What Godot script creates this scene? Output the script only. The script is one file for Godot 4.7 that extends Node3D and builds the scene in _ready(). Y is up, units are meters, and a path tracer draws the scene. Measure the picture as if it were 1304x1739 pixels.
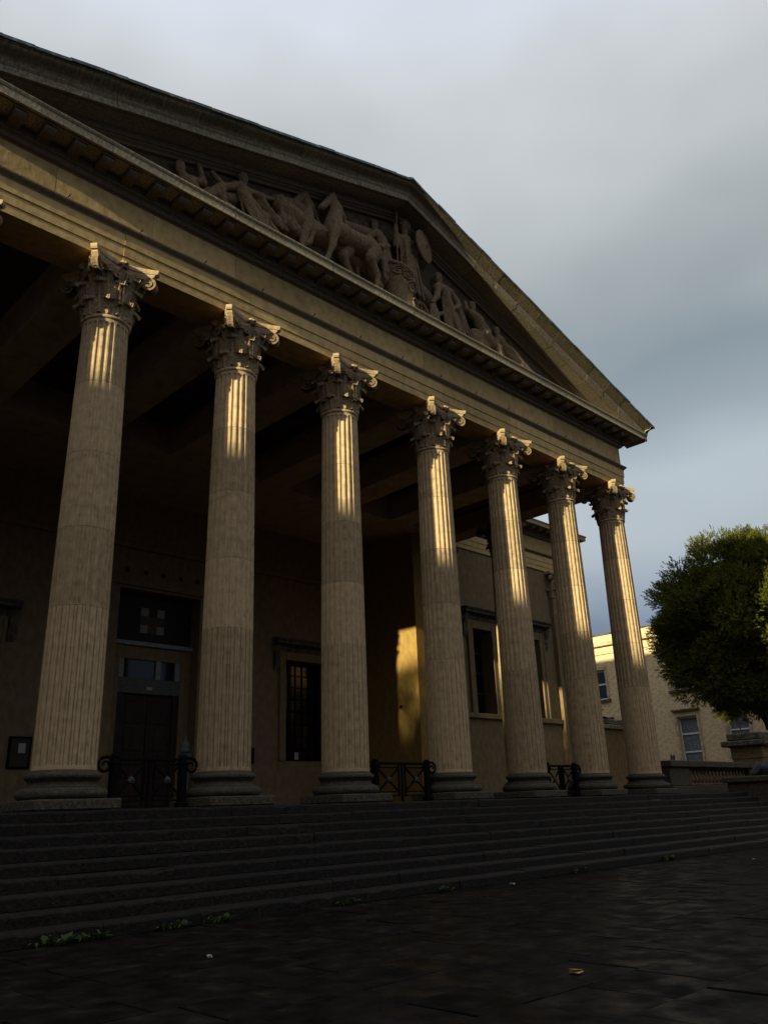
extends Node3D
# A portico seen from the left at the end of a showery day: a low sun from the far left rakes along the colonnade.
# Lengths of the building are in column spacings (S metres); YO lifts the ground to y = 0.

const S := 3.4
const YO := 0.4565
const FLOOR := 0.0205
const HALF_C := 0.5526
const RISE := 0.306

var rng := RandomNumberGenerator.new()
var M := {}
var cam: Camera3D
var box_cache := {}


func P(x: float, y: float, z: float) -> Vector3:
	return Vector3(x, y + YO, z) * S


# ---------------------------------------------------------------- mesh helpers
class MB:
	var v := PackedVector3Array()
	var n := PackedVector3Array()
	var ix := PackedInt32Array()

	func tri(a: Vector3, b: Vector3, c: Vector3) -> void:
		var nn := (b - a).cross(c - a)
		if nn.length_squared() < 1e-16:
			return
		nn = nn.normalized()
		var k := v.size()
		v.append(a); v.append(b); v.append(c)
		n.append(nn); n.append(nn); n.append(nn)
		ix.append(k); ix.append(k + 2); ix.append(k + 1)

	func quad(a: Vector3, b: Vector3, c: Vector3, d: Vector3) -> void:
		var nn := (c - a).cross(d - b)
		if nn.length_squared() < 1e-16:
			return
		nn = nn.normalized()
		var k := v.size()
		v.append(a); v.append(b); v.append(c); v.append(d)
		n.append(nn); n.append(nn); n.append(nn); n.append(nn)
		ix.append(k); ix.append(k + 2); ix.append(k + 1)
		ix.append(k); ix.append(k + 3); ix.append(k + 2)

	# rows of points, smooth normals; ring closes each row
	func grid(p: PackedVector3Array, rows: int, cols: int, ring: bool, flip := false) -> void:
		var k := v.size()
		for r in rows:
			for c in cols:
				var c0 := (c - 1 + cols) % cols if ring else maxi(c - 1, 0)
				var c1 := (c + 1) % cols if ring else mini(c + 1, cols - 1)
				var du := p[r * cols + c1] - p[r * cols + c0]
				var dv := p[mini(r + 1, rows - 1) * cols + c] - p[maxi(r - 1, 0) * cols + c]
				var nn := du.cross(dv)
				if nn.length_squared() < 1e-14:
					nn = Vector3.UP
				nn = nn.normalized()
				v.append(p[r * cols + c])
				n.append(-nn if flip else nn)
		var last := cols if ring else cols - 1
		for r in rows - 1:
			for c in last:
				var a := k + r * cols + c
				var b := k + r * cols + (c + 1) % cols
				var d := a + cols
				var e := b + cols
				if flip:
					ix.append_array(PackedInt32Array([a, b, e, a, e, d]))
				else:
					ix.append_array(PackedInt32Array([a, e, b, a, d, e]))

	func lathe(prof: Array, seg: int, smooth := true) -> void:
		if smooth:
			var p := PackedVector3Array()
			for q in prof:
				for i in seg:
					var a := -TAU * i / seg
					p.append(Vector3(cos(a) * q[0], q[1], sin(a) * q[0]))
			grid(p, prof.size(), seg, true)
		else:
			for j in prof.size() - 1:
				for i in seg:
					var a0 := TAU * i / seg
					var a1 := TAU * (i + 1) / seg
					var u: Array = prof[j]
					var w: Array = prof[j + 1]
					quad(Vector3(cos(a1) * u[0], u[1], sin(a1) * u[0]), Vector3(cos(a0) * u[0], u[1], sin(a0) * u[0]), Vector3(cos(a0) * w[0], w[1], sin(a0) * w[0]), Vector3(cos(a1) * w[0], w[1], sin(a1) * w[0]))

	# box with chamfered edges, centred at o
	func box(o: Vector3, s: Vector3, b := 0.0, t := Basis()) -> void:
		var h := s * 0.5
		var bb := minf(b, minf(h.x, minf(h.y, h.z)) * 0.9)
		if bb <= 0.0:
			for ax in 3:
				for sg in [-1.0, 1.0]:
					var u := Vector3.ZERO; var w := Vector3.ZERO; var m := Vector3.ZERO
					m[ax] = h[ax] * sg
					u[(ax + 1) % 3] = h[(ax + 1) % 3]
					w[(ax + 2) % 3] = h[(ax + 2) % 3] * sg
					quad(o + t * (m - u - w), o + t * (m + u - w), o + t * (m + u + w), o + t * (m - u + w))
			return
		var g := h - Vector3(bb, bb, bb)
		for ax in 3:
			for sg in [-1.0, 1.0]:
				var u := Vector3.ZERO; var w := Vector3.ZERO; var m := Vector3.ZERO
				m[ax] = h[ax] * sg
				u[(ax + 1) % 3] = g[(ax + 1) % 3]
				w[(ax + 2) % 3] = g[(ax + 2) % 3] * sg
				quad(o + t * (m - u - w), o + t * (m + u - w), o + t * (m + u + w), o + t * (m - u + w))
		for ax in 3:
			var a1 := (ax + 1) % 3
			var a2 := (ax + 2) % 3
			for s1 in [-1.0, 1.0]:
				for s2 in [-1.0, 1.0]:
					var e := Vector3.ZERO; e[ax] = g[ax]
					var p := Vector3.ZERO; p[a1] = h[a1] * s1; p[a2] = g[a2] * s2
					var q := Vector3.ZERO; q[a1] = g[a1] * s1; q[a2] = h[a2] * s2
					if s1 * s2 > 0:
						quad(o + t * (p - e), o + t * (p + e), o + t * (q + e), o + t * (q - e)) if false else quad(o + t * (p + e), o + t * (p - e), o + t * (q - e), o + t * (q + e)) if (p - e - q).cross(e).dot(p + q) > 0 else quad(o + t * (p - e), o + t * (p + e), o + t * (q + e), o + t * (q - e))
					else:
						quad(o + t * (p + e), o + t * (p - e), o + t * (q - e), o + t * (q + e)) if (p - e - q).cross(e).dot(p + q) > 0 else quad(o + t * (p - e), o + t * (p + e), o + t * (q + e), o + t * (q - e))
		for s0 in [-1.0, 1.0]:
			for s1 in [-1.0, 1.0]:
				for s2 in [-1.0, 1.0]:
					var a := Vector3(h.x * s0, g.y * s1, g.z * s2)
					var c := Vector3(g.x * s0, h.y * s1, g.z * s2)
					var d := Vector3(g.x * s0, g.y * s1, h.z * s2)
					if s0 * s1 * s2 > 0:
						tri(o + t * a, o + t * c, o + t * d)
					else:
						tri(o + t * a, o + t * d, o + t * c)

	func tube(pts: Array, rad: float, seg := 6, rad_end := -1.0) -> void:
		var p := PackedVector3Array()
		var m := pts.size()
		for j in m:
			var d: Vector3 = (pts[mini(j + 1, m - 1)] - pts[maxi(j - 1, 0)]).normalized()
			var u := d.cross(Vector3.UP if absf(d.y) < 0.9 else Vector3.RIGHT).normalized()
			var w := u.cross(d)
			var r := rad if rad_end < 0 else lerpf(rad, rad_end, float(j) / (m - 1))
			for i in seg:
				var a := TAU * i / seg
				p.append(pts[j] + (u * cos(a) + w * sin(a)) * r)
		grid(p, m, seg, true, true)
		for e in [0, m - 1]:
			for i in range(1, seg - 1):
				if e == 0:
					tri(p[0], p[i + 1], p[i])
				else:
					tri(p[e * seg], p[e * seg + i], p[e * seg + i + 1])

	func mesh() -> ArrayMesh:
		var a := []
		a.resize(Mesh.ARRAY_MAX)
		a[Mesh.ARRAY_VERTEX] = v
		a[Mesh.ARRAY_NORMAL] = n
		a[Mesh.ARRAY_INDEX] = ix
		var m := ArrayMesh.new()
		m.add_surface_from_arrays(Mesh.PRIMITIVE_TRIANGLES, a)
		return m


# a closed profile (outward, height) in spacings, run from a to b (metres); ends sheared by sa, sb (per unit outward, per unit height)
func run(mb: MB, prof: Array, a: Vector3, b: Vector3, out: Vector3, up: Vector3, sa := Vector2.ZERO, sb := Vector2.ZERO) -> void:
	var dir := (b - a).normalized()
	var pa := PackedVector3Array()
	var pb := PackedVector3Array()
	var poly := PackedVector2Array()
	var area := 0.0
	for i in prof.size():
		var q: Vector2 = prof[i] * S
		poly.append(q)
		pa.append(a + out * q.x + up * q.y + dir * (sa.x * q.x + sa.y * q.y))
		pb.append(b + out * q.x + up * q.y + dir * (sb.x * q.x + sb.y * q.y))
		var q2: Vector2 = prof[(i + 1) % prof.size()] * S
		area += q.x * q2.y - q.y * q2.x
	var pos := (area > 0) == (out.cross(up).dot(dir) > 0)
	for i in prof.size():
		var j := (i + 1) % prof.size()
		if pos:
			mb.quad(pa[i], pa[j], pb[j], pb[i])
		else:
			mb.quad(pa[j], pa[i], pb[i], pb[j])
	var t := Geometry2D.triangulate_polygon(poly)
	for k in range(0, t.size(), 3):
		for e in [[pa, -dir], [pb, dir]]:
			var x: Vector3 = e[0][t[k]]
			var y: Vector3 = e[0][t[k + 1]]
			var z: Vector3 = e[0][t[k + 2]]
			if (y - x).cross(z - x).dot(e[1]) > 0:
				mb.tri(x, y, z)
			else:
				mb.tri(x, z, y)


# tapered capsules [a, b, ra, rb] joined by a smooth union and meshed as surface nets
func blob(bones: Array, cell: float, soft: float) -> ArrayMesh:
	var kk := 1.0 / soft
	var lo := Vector3(1e9, 1e9, 1e9)
	var hi := -lo
	for b in bones:
		var m: float = maxf(b[2], b[3]) + cell * 2.5 + soft
		for e in 2:
			lo = lo.min(b[e] - Vector3(m, m, m))
			hi = hi.max(b[e] + Vector3(m, m, m))
	var nx := int((hi.x - lo.x) / cell) + 2
	var ny := int((hi.y - lo.y) / cell) + 2
	var nz := int((hi.z - lo.z) / cell) + 2
	var f := PackedFloat32Array()
	f.resize(nx * ny * nz)
	for b in bones:
		var a: Vector3 = b[0]
		var ab: Vector3 = b[1] - a
		var l2 := maxf(ab.length_squared(), 1e-9)
		var ra: float = b[2]
		var rb: float = b[3]
		var m := maxf(ra, rb) + soft * 4.0
		var l := (a.min(b[1]) - Vector3(m, m, m) - lo) / cell
		var h := (a.max(b[1]) + Vector3(m, m, m) - lo) / cell
		for k in range(maxi(int(l.z), 0), mini(int(h.z) + 2, nz)):
			for j in range(maxi(int(l.y), 0), mini(int(h.y) + 2, ny)):
				var row := (k * ny + j) * nx
				for i in range(maxi(int(l.x), 0), mini(int(h.x) + 2, nx)):
					var p := lo + Vector3(i, j, k) * cell - a
					var t := clampf(p.dot(ab) / l2, 0.0, 1.0)
					var d := (p - ab * t).length() - ra - (rb - ra) * t
					if d < m:
						f[row + i] += exp(-kk * maxf(d, -soft * 6.0))
	for i in f.size():
		f[i] = log(maxf(f[i], 1e-5))
	var vid := PackedInt32Array()
	vid.resize(nx * ny * nz)
	vid.fill(-1)
	var off := [0, 1, nx, nx + 1, nx * ny, nx * ny + 1, nx * ny + nx, nx * ny + nx + 1]
	var pos := PackedVector3Array()
	var edges := [[0, 1], [2, 3], [4, 5], [6, 7], [0, 2], [1, 3], [4, 6], [5, 7], [0, 4], [1, 5], [2, 6], [3, 7]]
	for k in nz - 1:
		for j in ny - 1:
			for i in nx - 1:
				var at := (k * ny + j) * nx + i
				var c := 0
				for o in off:
					if f[at + o] > 0.0:
						c += 1
				if c == 0 or c == 8:
					continue
				var sum := Vector3.ZERO
				var cnt := 0
				for e in edges:
					var u := f[at + off[e[0]]]
					var w := f[at + off[e[1]]]
					if (u > 0.0) != (w > 0.0):
						var t := u / (u - w)
						var p0 := Vector3(e[0] & 1, (e[0] >> 1) & 1, e[0] >> 2)
						var p1 := Vector3(e[1] & 1, (e[1] >> 1) & 1, e[1] >> 2)
						sum += p0.lerp(p1, t)
						cnt += 1
				vid[at] = pos.size()
				pos.append(lo + (Vector3(i, j, k) + sum / cnt) * cell)
	var nrm := PackedVector3Array()
	nrm.resize(pos.size())
	var ix := PackedInt32Array()
	var steps := [1, nx, nx * ny]
	for k in range(1, nz - 1):
		for j in range(1, ny - 1):
			for i in range(1, nx - 1):
				var at := (k * ny + j) * nx + i
				var u := f[at] > 0.0
				for ax in 3:
					if u == (f[at + steps[ax]] > 0.0):
						continue
					var s1: int = steps[(ax + 1) % 3]
					var s2: int = steps[(ax + 2) % 3]
					var q := [vid[at], vid[at - s1], vid[at - s1 - s2], vid[at - s2]]
					if q.min() < 0:
						continue
					if not u:
						q.reverse()
					var nn := (pos[q[2]] - pos[q[0]]).cross(pos[q[3]] - pos[q[1]])
					for w in q:
						nrm[w] += nn
					ix.append_array(PackedInt32Array([q[0], q[2], q[1], q[0], q[3], q[2]]))
	for i in nrm.size():
		nrm[i] = nrm[i].normalized()
	var a := []
	a.resize(Mesh.ARRAY_MAX)
	a[Mesh.ARRAY_VERTEX] = pos
	a[Mesh.ARRAY_NORMAL] = nrm
	a[Mesh.ARRAY_INDEX] = ix
	var m := ArrayMesh.new()
	m.add_surface_from_arrays(Mesh.PRIMITIVE_TRIANGLES, a)
	return m


func part(parent: Node3D, called: String, m: Mesh, mat: Material, at := Transform3D()) -> MeshInstance3D:
	var o := MeshInstance3D.new()
	o.name = called
	o.mesh = m
	o.material_override = mat
	o.transform = at
	parent.add_child(o, true)
	return o


func node(parent: Node3D, called: String, at := Transform3D()) -> Node3D:
	var o := Node3D.new()
	o.name = called
	o.transform = at
	parent.add_child(o, true)
	return o


func tag(o: Node3D, label: String, category: String, group := "", kind := "") -> Node3D:
	if label: o.set_meta("label", label)
	if category: o.set_meta("category", category)
	if group: o.set_meta("group", group)
	if kind: o.set_meta("kind", kind)
	return o


# box given by two corners in spacings, as one part
func slab(parent: Node3D, called: String, mat: Material, a: Vector3, b: Vector3, bevel := 0.012) -> MeshInstance3D:
	var pa := P(a.x, a.y, a.z)
	var pb := P(b.x, b.y, b.z)
	var sz := (pb - pa).abs()
	var key := str((sz * 2000.0).round()) + str(bevel)
	if not box_cache.has(key):
		var mb := MB.new()
		mb.box(Vector3.ZERO, sz, bevel)
		box_cache[key] = mb.mesh()
	return part(parent, called, box_cache[key], mat, Transform3D(Basis(), (pa + pb) * 0.5))


func runpart(parent: Node3D, called: String, mat: Material, prof: Array, a: Vector3, b: Vector3, out: Vector3, sa := Vector2.ZERO, sb := Vector2.ZERO, up := Vector3.UP) -> MeshInstance3D:
	var mb := MB.new()
	run(mb, prof, a, b, out, up, sa, sb)
	return part(parent, called, mb.mesh(), mat)


# ---------------------------------------------------------------- materials
func noise_tex(seed_: int, freq: float, stops: Array, oct := 5, size := 512, warp := 0.0) -> NoiseTexture2D:
	var fn := FastNoiseLite.new()
	fn.seed = seed_
	fn.noise_type = FastNoiseLite.TYPE_SIMPLEX_SMOOTH
	fn.frequency = freq
	fn.fractal_octaves = oct
	fn.fractal_gain = 0.55
	if warp > 0.0:
		fn.domain_warp_enabled = true
		fn.domain_warp_amplitude = warp
		fn.domain_warp_frequency = freq
	var g := Gradient.new()
	var offs := PackedFloat32Array()
	var cols := PackedColorArray()
	for s in stops:
		offs.append(s[0])
		cols.append(Color(s[1], s[2], s[3]).linear_to_srgb() if s.size() > 3 else Color(s[1], s[1], s[1]))
	g.offsets = offs
	g.colors = cols
	var t := NoiseTexture2D.new()
	t.width = size
	t.height = size
	t.seamless = true
	t.seamless_blend_skirt = 0.2
	t.noise = fn
	t.color_ramp = g
	return t


func surf(seed_: int, stops: Array, tile: float, rough: float, bump := 0.0, stretch := 1.0, freq := 0.009, bump_freq := 0.03) -> StandardMaterial3D:
	var m := StandardMaterial3D.new()
	m.albedo_texture = noise_tex(seed_, freq, stops, 6, 512, 25.0)
	m.uv1_triplanar = true
	m.uv1_world_triplanar = true
	m.uv1_scale = Vector3(1.0 / tile, 1.0 / (tile * stretch), 1.0 / tile)
	m.roughness = rough
	m.metallic_specular = 0.35
	if bump > 0.0:
		m.heightmap_enabled = true
		m.heightmap_texture = noise_tex(seed_ + 77, bump_freq, [[0.0, 0.0], [1.0, 1.0]], 5)
		m.heightmap_scale = bump
	return m


func plain(c: Color, rough: float, metal := 0.0) -> StandardMaterial3D:
	var m := StandardMaterial3D.new()
	m.albedo_color = c.linear_to_srgb()
	m.roughness = rough
	m.metallic = metal
	return m


func materials() -> void:
	# honey limestone, cleaner and dirtier; stops are real-world base colours
	for k in 3:
		var f: float = [1.0, 0.87, 1.1][k]
		M["shaft%d" % k] = surf(11 + k, [[0.06, 0.209 * f, 0.1485 * f, 0.08976 * f], [0.24, 0.33 * f, 0.2277 * f, 0.1302 * f], [0.45, 0.4125 * f, 0.2849 * f, 0.1593 * f], [0.7, 0.473 * f, 0.3267 * f, 0.1818 * f], [0.92, 0.55 * f, 0.396 * f, 0.2412 * f]], 1.7, 0.88, 0.6, 1.7, 0.022)
		M["course%d" % k] = surf(21 + k, [[0.12, 0.366 * f, 0.2379 * f, 0.1 * f], [0.45, 0.4697 * f, 0.3074 * f, 0.1269 * f], [0.85, 0.5307 * f, 0.3599 * f, 0.161 * f]], 3.1, 0.88, 0.3, 1.3, 0.02)
		M["corona%d" % k] = surf(31 + k, [[0.16, 0.183 * f, 0.1459 * f, 0.09504 * f], [0.38, 0.3294 * f, 0.2535 * f, 0.153 * f], [0.62, 0.4087 * f, 0.3204 * f, 0.1947 * f], [0.85, 0.5246 * f, 0.4364 * f, 0.3013 * f]], 1.1, 0.9, 0.5, 2.2, 0.03)
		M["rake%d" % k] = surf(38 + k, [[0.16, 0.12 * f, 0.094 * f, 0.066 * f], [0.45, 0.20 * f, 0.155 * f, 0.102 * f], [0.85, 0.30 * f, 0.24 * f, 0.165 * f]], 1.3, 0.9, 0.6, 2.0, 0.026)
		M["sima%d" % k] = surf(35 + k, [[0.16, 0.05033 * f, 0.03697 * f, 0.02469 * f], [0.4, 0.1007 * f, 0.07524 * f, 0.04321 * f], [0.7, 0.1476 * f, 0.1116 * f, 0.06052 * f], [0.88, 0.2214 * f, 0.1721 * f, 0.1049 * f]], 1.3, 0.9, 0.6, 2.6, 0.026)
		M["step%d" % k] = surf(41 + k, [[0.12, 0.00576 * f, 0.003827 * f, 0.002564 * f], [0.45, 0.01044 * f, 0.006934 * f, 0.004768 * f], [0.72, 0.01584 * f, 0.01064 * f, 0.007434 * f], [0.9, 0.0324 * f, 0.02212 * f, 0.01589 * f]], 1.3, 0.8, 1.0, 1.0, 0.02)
	M.soot = surf(51, [[0.2, 0.1398, 0.09371, 0.05911], [0.5, 0.2708, 0.1844, 0.1077], [0.8, 0.4193, 0.2889, 0.1577]], 0.8, 0.92, 0.4, 1.4, 0.02)
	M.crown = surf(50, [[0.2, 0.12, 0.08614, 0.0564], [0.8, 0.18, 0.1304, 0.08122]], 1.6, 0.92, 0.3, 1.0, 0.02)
	M.relief = surf(52, [[0.2, 0.1188, 0.07843, 0.0449], [0.5, 0.1828, 0.1215, 0.06803], [0.8, 0.2467, 0.164, 0.08842]], 1.1, 0.92, 3.0, 1.5, 0.02)
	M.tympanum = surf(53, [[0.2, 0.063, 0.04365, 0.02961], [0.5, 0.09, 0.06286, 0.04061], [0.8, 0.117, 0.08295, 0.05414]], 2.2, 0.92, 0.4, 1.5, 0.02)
	M.base = surf(54, [[0.15, 0.0324, 0.02654, 0.01915], [0.45, 0.0612, 0.04819, 0.03352], [0.7, 0.0864, 0.06774, 0.04651], [0.9, 0.1296, 0.1048, 0.07524]], 1.3, 0.9, 1.0, 1.0, 0.024)
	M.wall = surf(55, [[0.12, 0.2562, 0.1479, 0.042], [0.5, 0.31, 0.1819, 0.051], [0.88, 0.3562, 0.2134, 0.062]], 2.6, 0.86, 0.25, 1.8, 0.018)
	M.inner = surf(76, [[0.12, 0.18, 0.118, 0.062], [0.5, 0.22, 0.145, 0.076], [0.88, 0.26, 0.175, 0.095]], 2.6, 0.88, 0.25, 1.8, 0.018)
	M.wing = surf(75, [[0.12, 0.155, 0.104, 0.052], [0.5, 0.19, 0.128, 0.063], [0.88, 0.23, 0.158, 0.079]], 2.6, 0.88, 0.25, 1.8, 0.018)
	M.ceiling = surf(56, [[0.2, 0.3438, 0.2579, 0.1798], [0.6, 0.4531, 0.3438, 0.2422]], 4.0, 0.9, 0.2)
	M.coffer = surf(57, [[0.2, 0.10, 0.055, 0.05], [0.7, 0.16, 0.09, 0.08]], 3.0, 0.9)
	M.lead = surf(58, [[0.25, 0.03, 0.036, 0.043], [0.6, 0.07, 0.085, 0.1], [0.85, 0.16, 0.18, 0.2]], 1.2, 0.6, 0.5)
	M.iron = surf(59, [[0.3, 0.0035, 0.0035, 0.0035], [0.8, 0.0084, 0.0077, 0.0077]], 0.8, 0.7, 0.15)
	M.iron.metallic_specular = 0.15
	M.rosette = surf(60, [[0.3, 0.05, 0.05, 0.048], [0.8, 0.10, 0.10, 0.095]], 0.5, 0.6)
	M.oak = surf(61, [[0.25, 0.018, 0.008, 0.005], [0.75, 0.045, 0.02, 0.013]], 0.9, 0.6, 0.3, 5.0)
	M.paint = surf(62, [[0.3, 0.08, 0.074, 0.066], [0.7, 0.115, 0.108, 0.096]], 1.0, 0.6)
	M.pale = surf(74, [[0.3, 0.24, 0.23, 0.21], [0.7, 0.31, 0.30, 0.28]], 1.0, 0.6)
	M.white = surf(63, [[0.3, 0.55, 0.56, 0.56], [0.7, 0.72, 0.73, 0.72]], 1.0, 0.5)
	M.joint = surf(64, [[0.3, 0.008, 0.007, 0.006], [0.7, 0.022, 0.02, 0.016]], 1.3, 0.95, 0.8)
	M.asphalt = surf(65, [[0.3, 0.02, 0.019, 0.018], [0.7, 0.05, 0.048, 0.045]], 2.0, 0.85, 0.5)
	M.house = surf(66, [[0.12, 0.456, 0.3264, 0.1857], [0.5, 0.6079, 0.4478, 0.2664], [0.85, 0.6839, 0.5086, 0.3147]], 3.6, 0.9, 0.3, 0.7, 0.02)
	M.house_trim = surf(67, [[0.2, 0.3105, 0.23, 0.138], [0.7, 0.5175, 0.4025, 0.253]], 2.5, 0.9, 0.3)
	M.hood = surf(68, [[0.25, 0.05, 0.042, 0.032], [0.75, 0.15, 0.12, 0.08]], 1.5, 0.9, 0.4)
	M.blind = surf(69, [[0.3, 0.12, 0.135, 0.14], [0.7, 0.17, 0.185, 0.19]], 1.5, 0.7)
	M.bark = surf(70, [[0.3, 0.025, 0.018, 0.012], [0.7, 0.06, 0.045, 0.03]], 0.7, 0.95, 1.5, 3.0)
	M.bronze = surf(71, [[0.3, 0.0066, 0.00858, 0.00792], [0.6, 0.01485, 0.02145, 0.0198], [0.85, 0.0297, 0.0429, 0.0396]], 0.9, 0.5, 0.4)
	M.slate = surf(72, [[0.3, 0.03, 0.033, 0.04], [0.7, 0.06, 0.065, 0.075]], 1.5, 0.6, 0.4)
	M.brick = surf(73, [[0.3, 0.16, 0.10, 0.07], [0.7, 0.28, 0.19, 0.13]], 4.0, 0.9)
	M.paper = plain(Color(0.38, 0.37, 0.35), 0.8)
	M.sign = plain(Color(0.008, 0.008, 0.012), 0.75)
	M.crest = plain(Color(0.26, 0.22, 0.15), 0.6)
	M.crest2 = plain(Color(0.06, 0.035, 0.018), 0.6)
	M.card = plain(Color(0.42, 0.30, 0.10), 0.7)
	M.board = plain(Color(0.04, 0.024, 0.022), 0.85)
	M.feather = plain(Color(0.025, 0.024, 0.028), 0.7)
	var g := plain(Color(0.008, 0.009, 0.010), 0.06)
	g.metallic_specular = 0.4
	M.glass = g
	var clear := StandardMaterial3D.new()
	clear.transparency = BaseMaterial3D.TRANSPARENCY_ALPHA
	clear.albedo_color = Color(0.75, 0.8, 0.82, 0.12)
	clear.roughness = 0.03
	M.clear = clear
	for k in 4:
		var f: float = [0.36, 0.30, 0.42, 0.24][k]
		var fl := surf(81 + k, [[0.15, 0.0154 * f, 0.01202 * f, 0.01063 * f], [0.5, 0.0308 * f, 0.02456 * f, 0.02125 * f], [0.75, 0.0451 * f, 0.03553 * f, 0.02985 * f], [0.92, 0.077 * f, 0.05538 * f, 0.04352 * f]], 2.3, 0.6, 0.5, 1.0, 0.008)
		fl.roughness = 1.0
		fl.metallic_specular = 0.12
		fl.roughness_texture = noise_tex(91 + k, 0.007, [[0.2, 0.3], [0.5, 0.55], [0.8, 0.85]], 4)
		M["flag%d" % k] = fl
	for k in 3:
		var lf := StandardMaterial3D.new()
		lf.albedo_color = [Color(0.085, 0.090, 0.013), Color(0.12, 0.110, 0.014), Color(0.052, 0.056, 0.012)][k].linear_to_srgb()
		lf.roughness = 0.95
		lf.metallic_specular = 0.15
		lf.backlight_enabled = true
		lf.backlight = Color(0.02, 0.03, 0.005).linear_to_srgb()
		M["leaf%d" % k] = lf
	var wd := plain(Color(0.042, 0.060, 0.013), 0.85)
	M.weed = wd


# ---------------------------------------------------------------- the column and its capital
func shaft_radius(y: float) -> float:   # y: 0 at the foot of the shaft, 1 at its neck
	return lerpf(0.1655, 0.1405, pow(clampf(y, 0.0, 1.0), 1.7))


# one drum of a fluted shaft from y0 to y1 (spacings above the shaft's foot); cabled: the flutes hold a rounded reed
func drum(y0: float, y1: float, total: float, cabled: bool, foot: bool, neck: bool) -> ArrayMesh:
	var mb := MB.new()
	var per := TAU / 24.0
	var hw := per * 0.385
	var ts := [-1.0, -0.93, -0.74, -0.42, 0.0, 0.42, 0.74, 0.93, 1.0]
	var ys := [y0 + 0.0012, y0 + 0.004]
	var yc0 := y0 + 0.022 if foot else -1.0
	var yc1 := y1 - 0.03 if neck else 99.0
	var w := 0.0155
	if foot:
		for q in [0.0, 0.1, 0.3, 0.6, 1.0]:
			ys.append(yc0 + w * q)
	for i in range(1, 5):
		ys.append(lerpf(ys[-1] if i == 1 else y0, y1, i / 5.0) if i > 1 else lerpf(y0, y1, 0.2))
	if neck:
		for q in [0.0, 0.4, 0.7, 0.9, 1.0]:
			ys.append(yc1 - w + w * q)
	ys.append(y1 - 0.004)
	ys.append(y1 - 0.0012)
	ys.sort()
	var rings := []
	for y in ys:
		var r := shaft_radius(y / total) * S
		var edge: float = (0.0035 if (cabled or y < y0 + 0.002 and y0 < 0.9) else 0.0012) if (y < y0 + 0.002 or y > y1 - 0.002) else 0.0
		var ring := PackedVector3Array()
		for k in 24:
			for t in ts:
				var d := 0.0
				var dm := r * sin(hw) * 0.70
				if cabled:
					d = 0.0 if absf(t) > 0.99 else dm * (0.18 + 0.72 * t * t)
					if foot and y < yc0 + 0.001:
						d = 0.0
				else:
					var cap := 0.0
					if neck and y > yc1 - w:
						cap = (y - yc1 + w) / w
					if neck and y > yc1 + 0.0001:
						cap = 2.0
					d = dm * sqrt(maxf(0.0, 1.0 - t * t - cap * cap))
				var a: float = k * per + t * hw
				var rr := r - d - edge
				ring.append(Vector3(sin(a) * rr, y * S, cos(a) * rr))
		rings.append(ring)
	var c := ts.size() * 24
	for j in rings.size() - 1:
		for i in c:
			var i2 := (i + 1) % c
			mb.quad(rings[j][i], rings[j][i2], rings[j + 1][i2], rings[j + 1][i])
	for e in [0, rings.size() - 1]:
		for i in c:
			var ctr := Vector3(0, rings[e][0].y, 0)
			if e == 0:
				mb.tri(ctr, rings[e][(i + 1) % c], rings[e][i])
			else:
				mb.tri(ctr, rings[e][i], rings[e][(i + 1) % c])
	return mb.mesh()


func bell_r(y: float) -> float:
	return 0.136 + 0.006 * y / 0.36 + 0.055 * pow(clampf((y - 0.12) / 0.24, 0.0, 1.0), 2.4)


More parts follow.
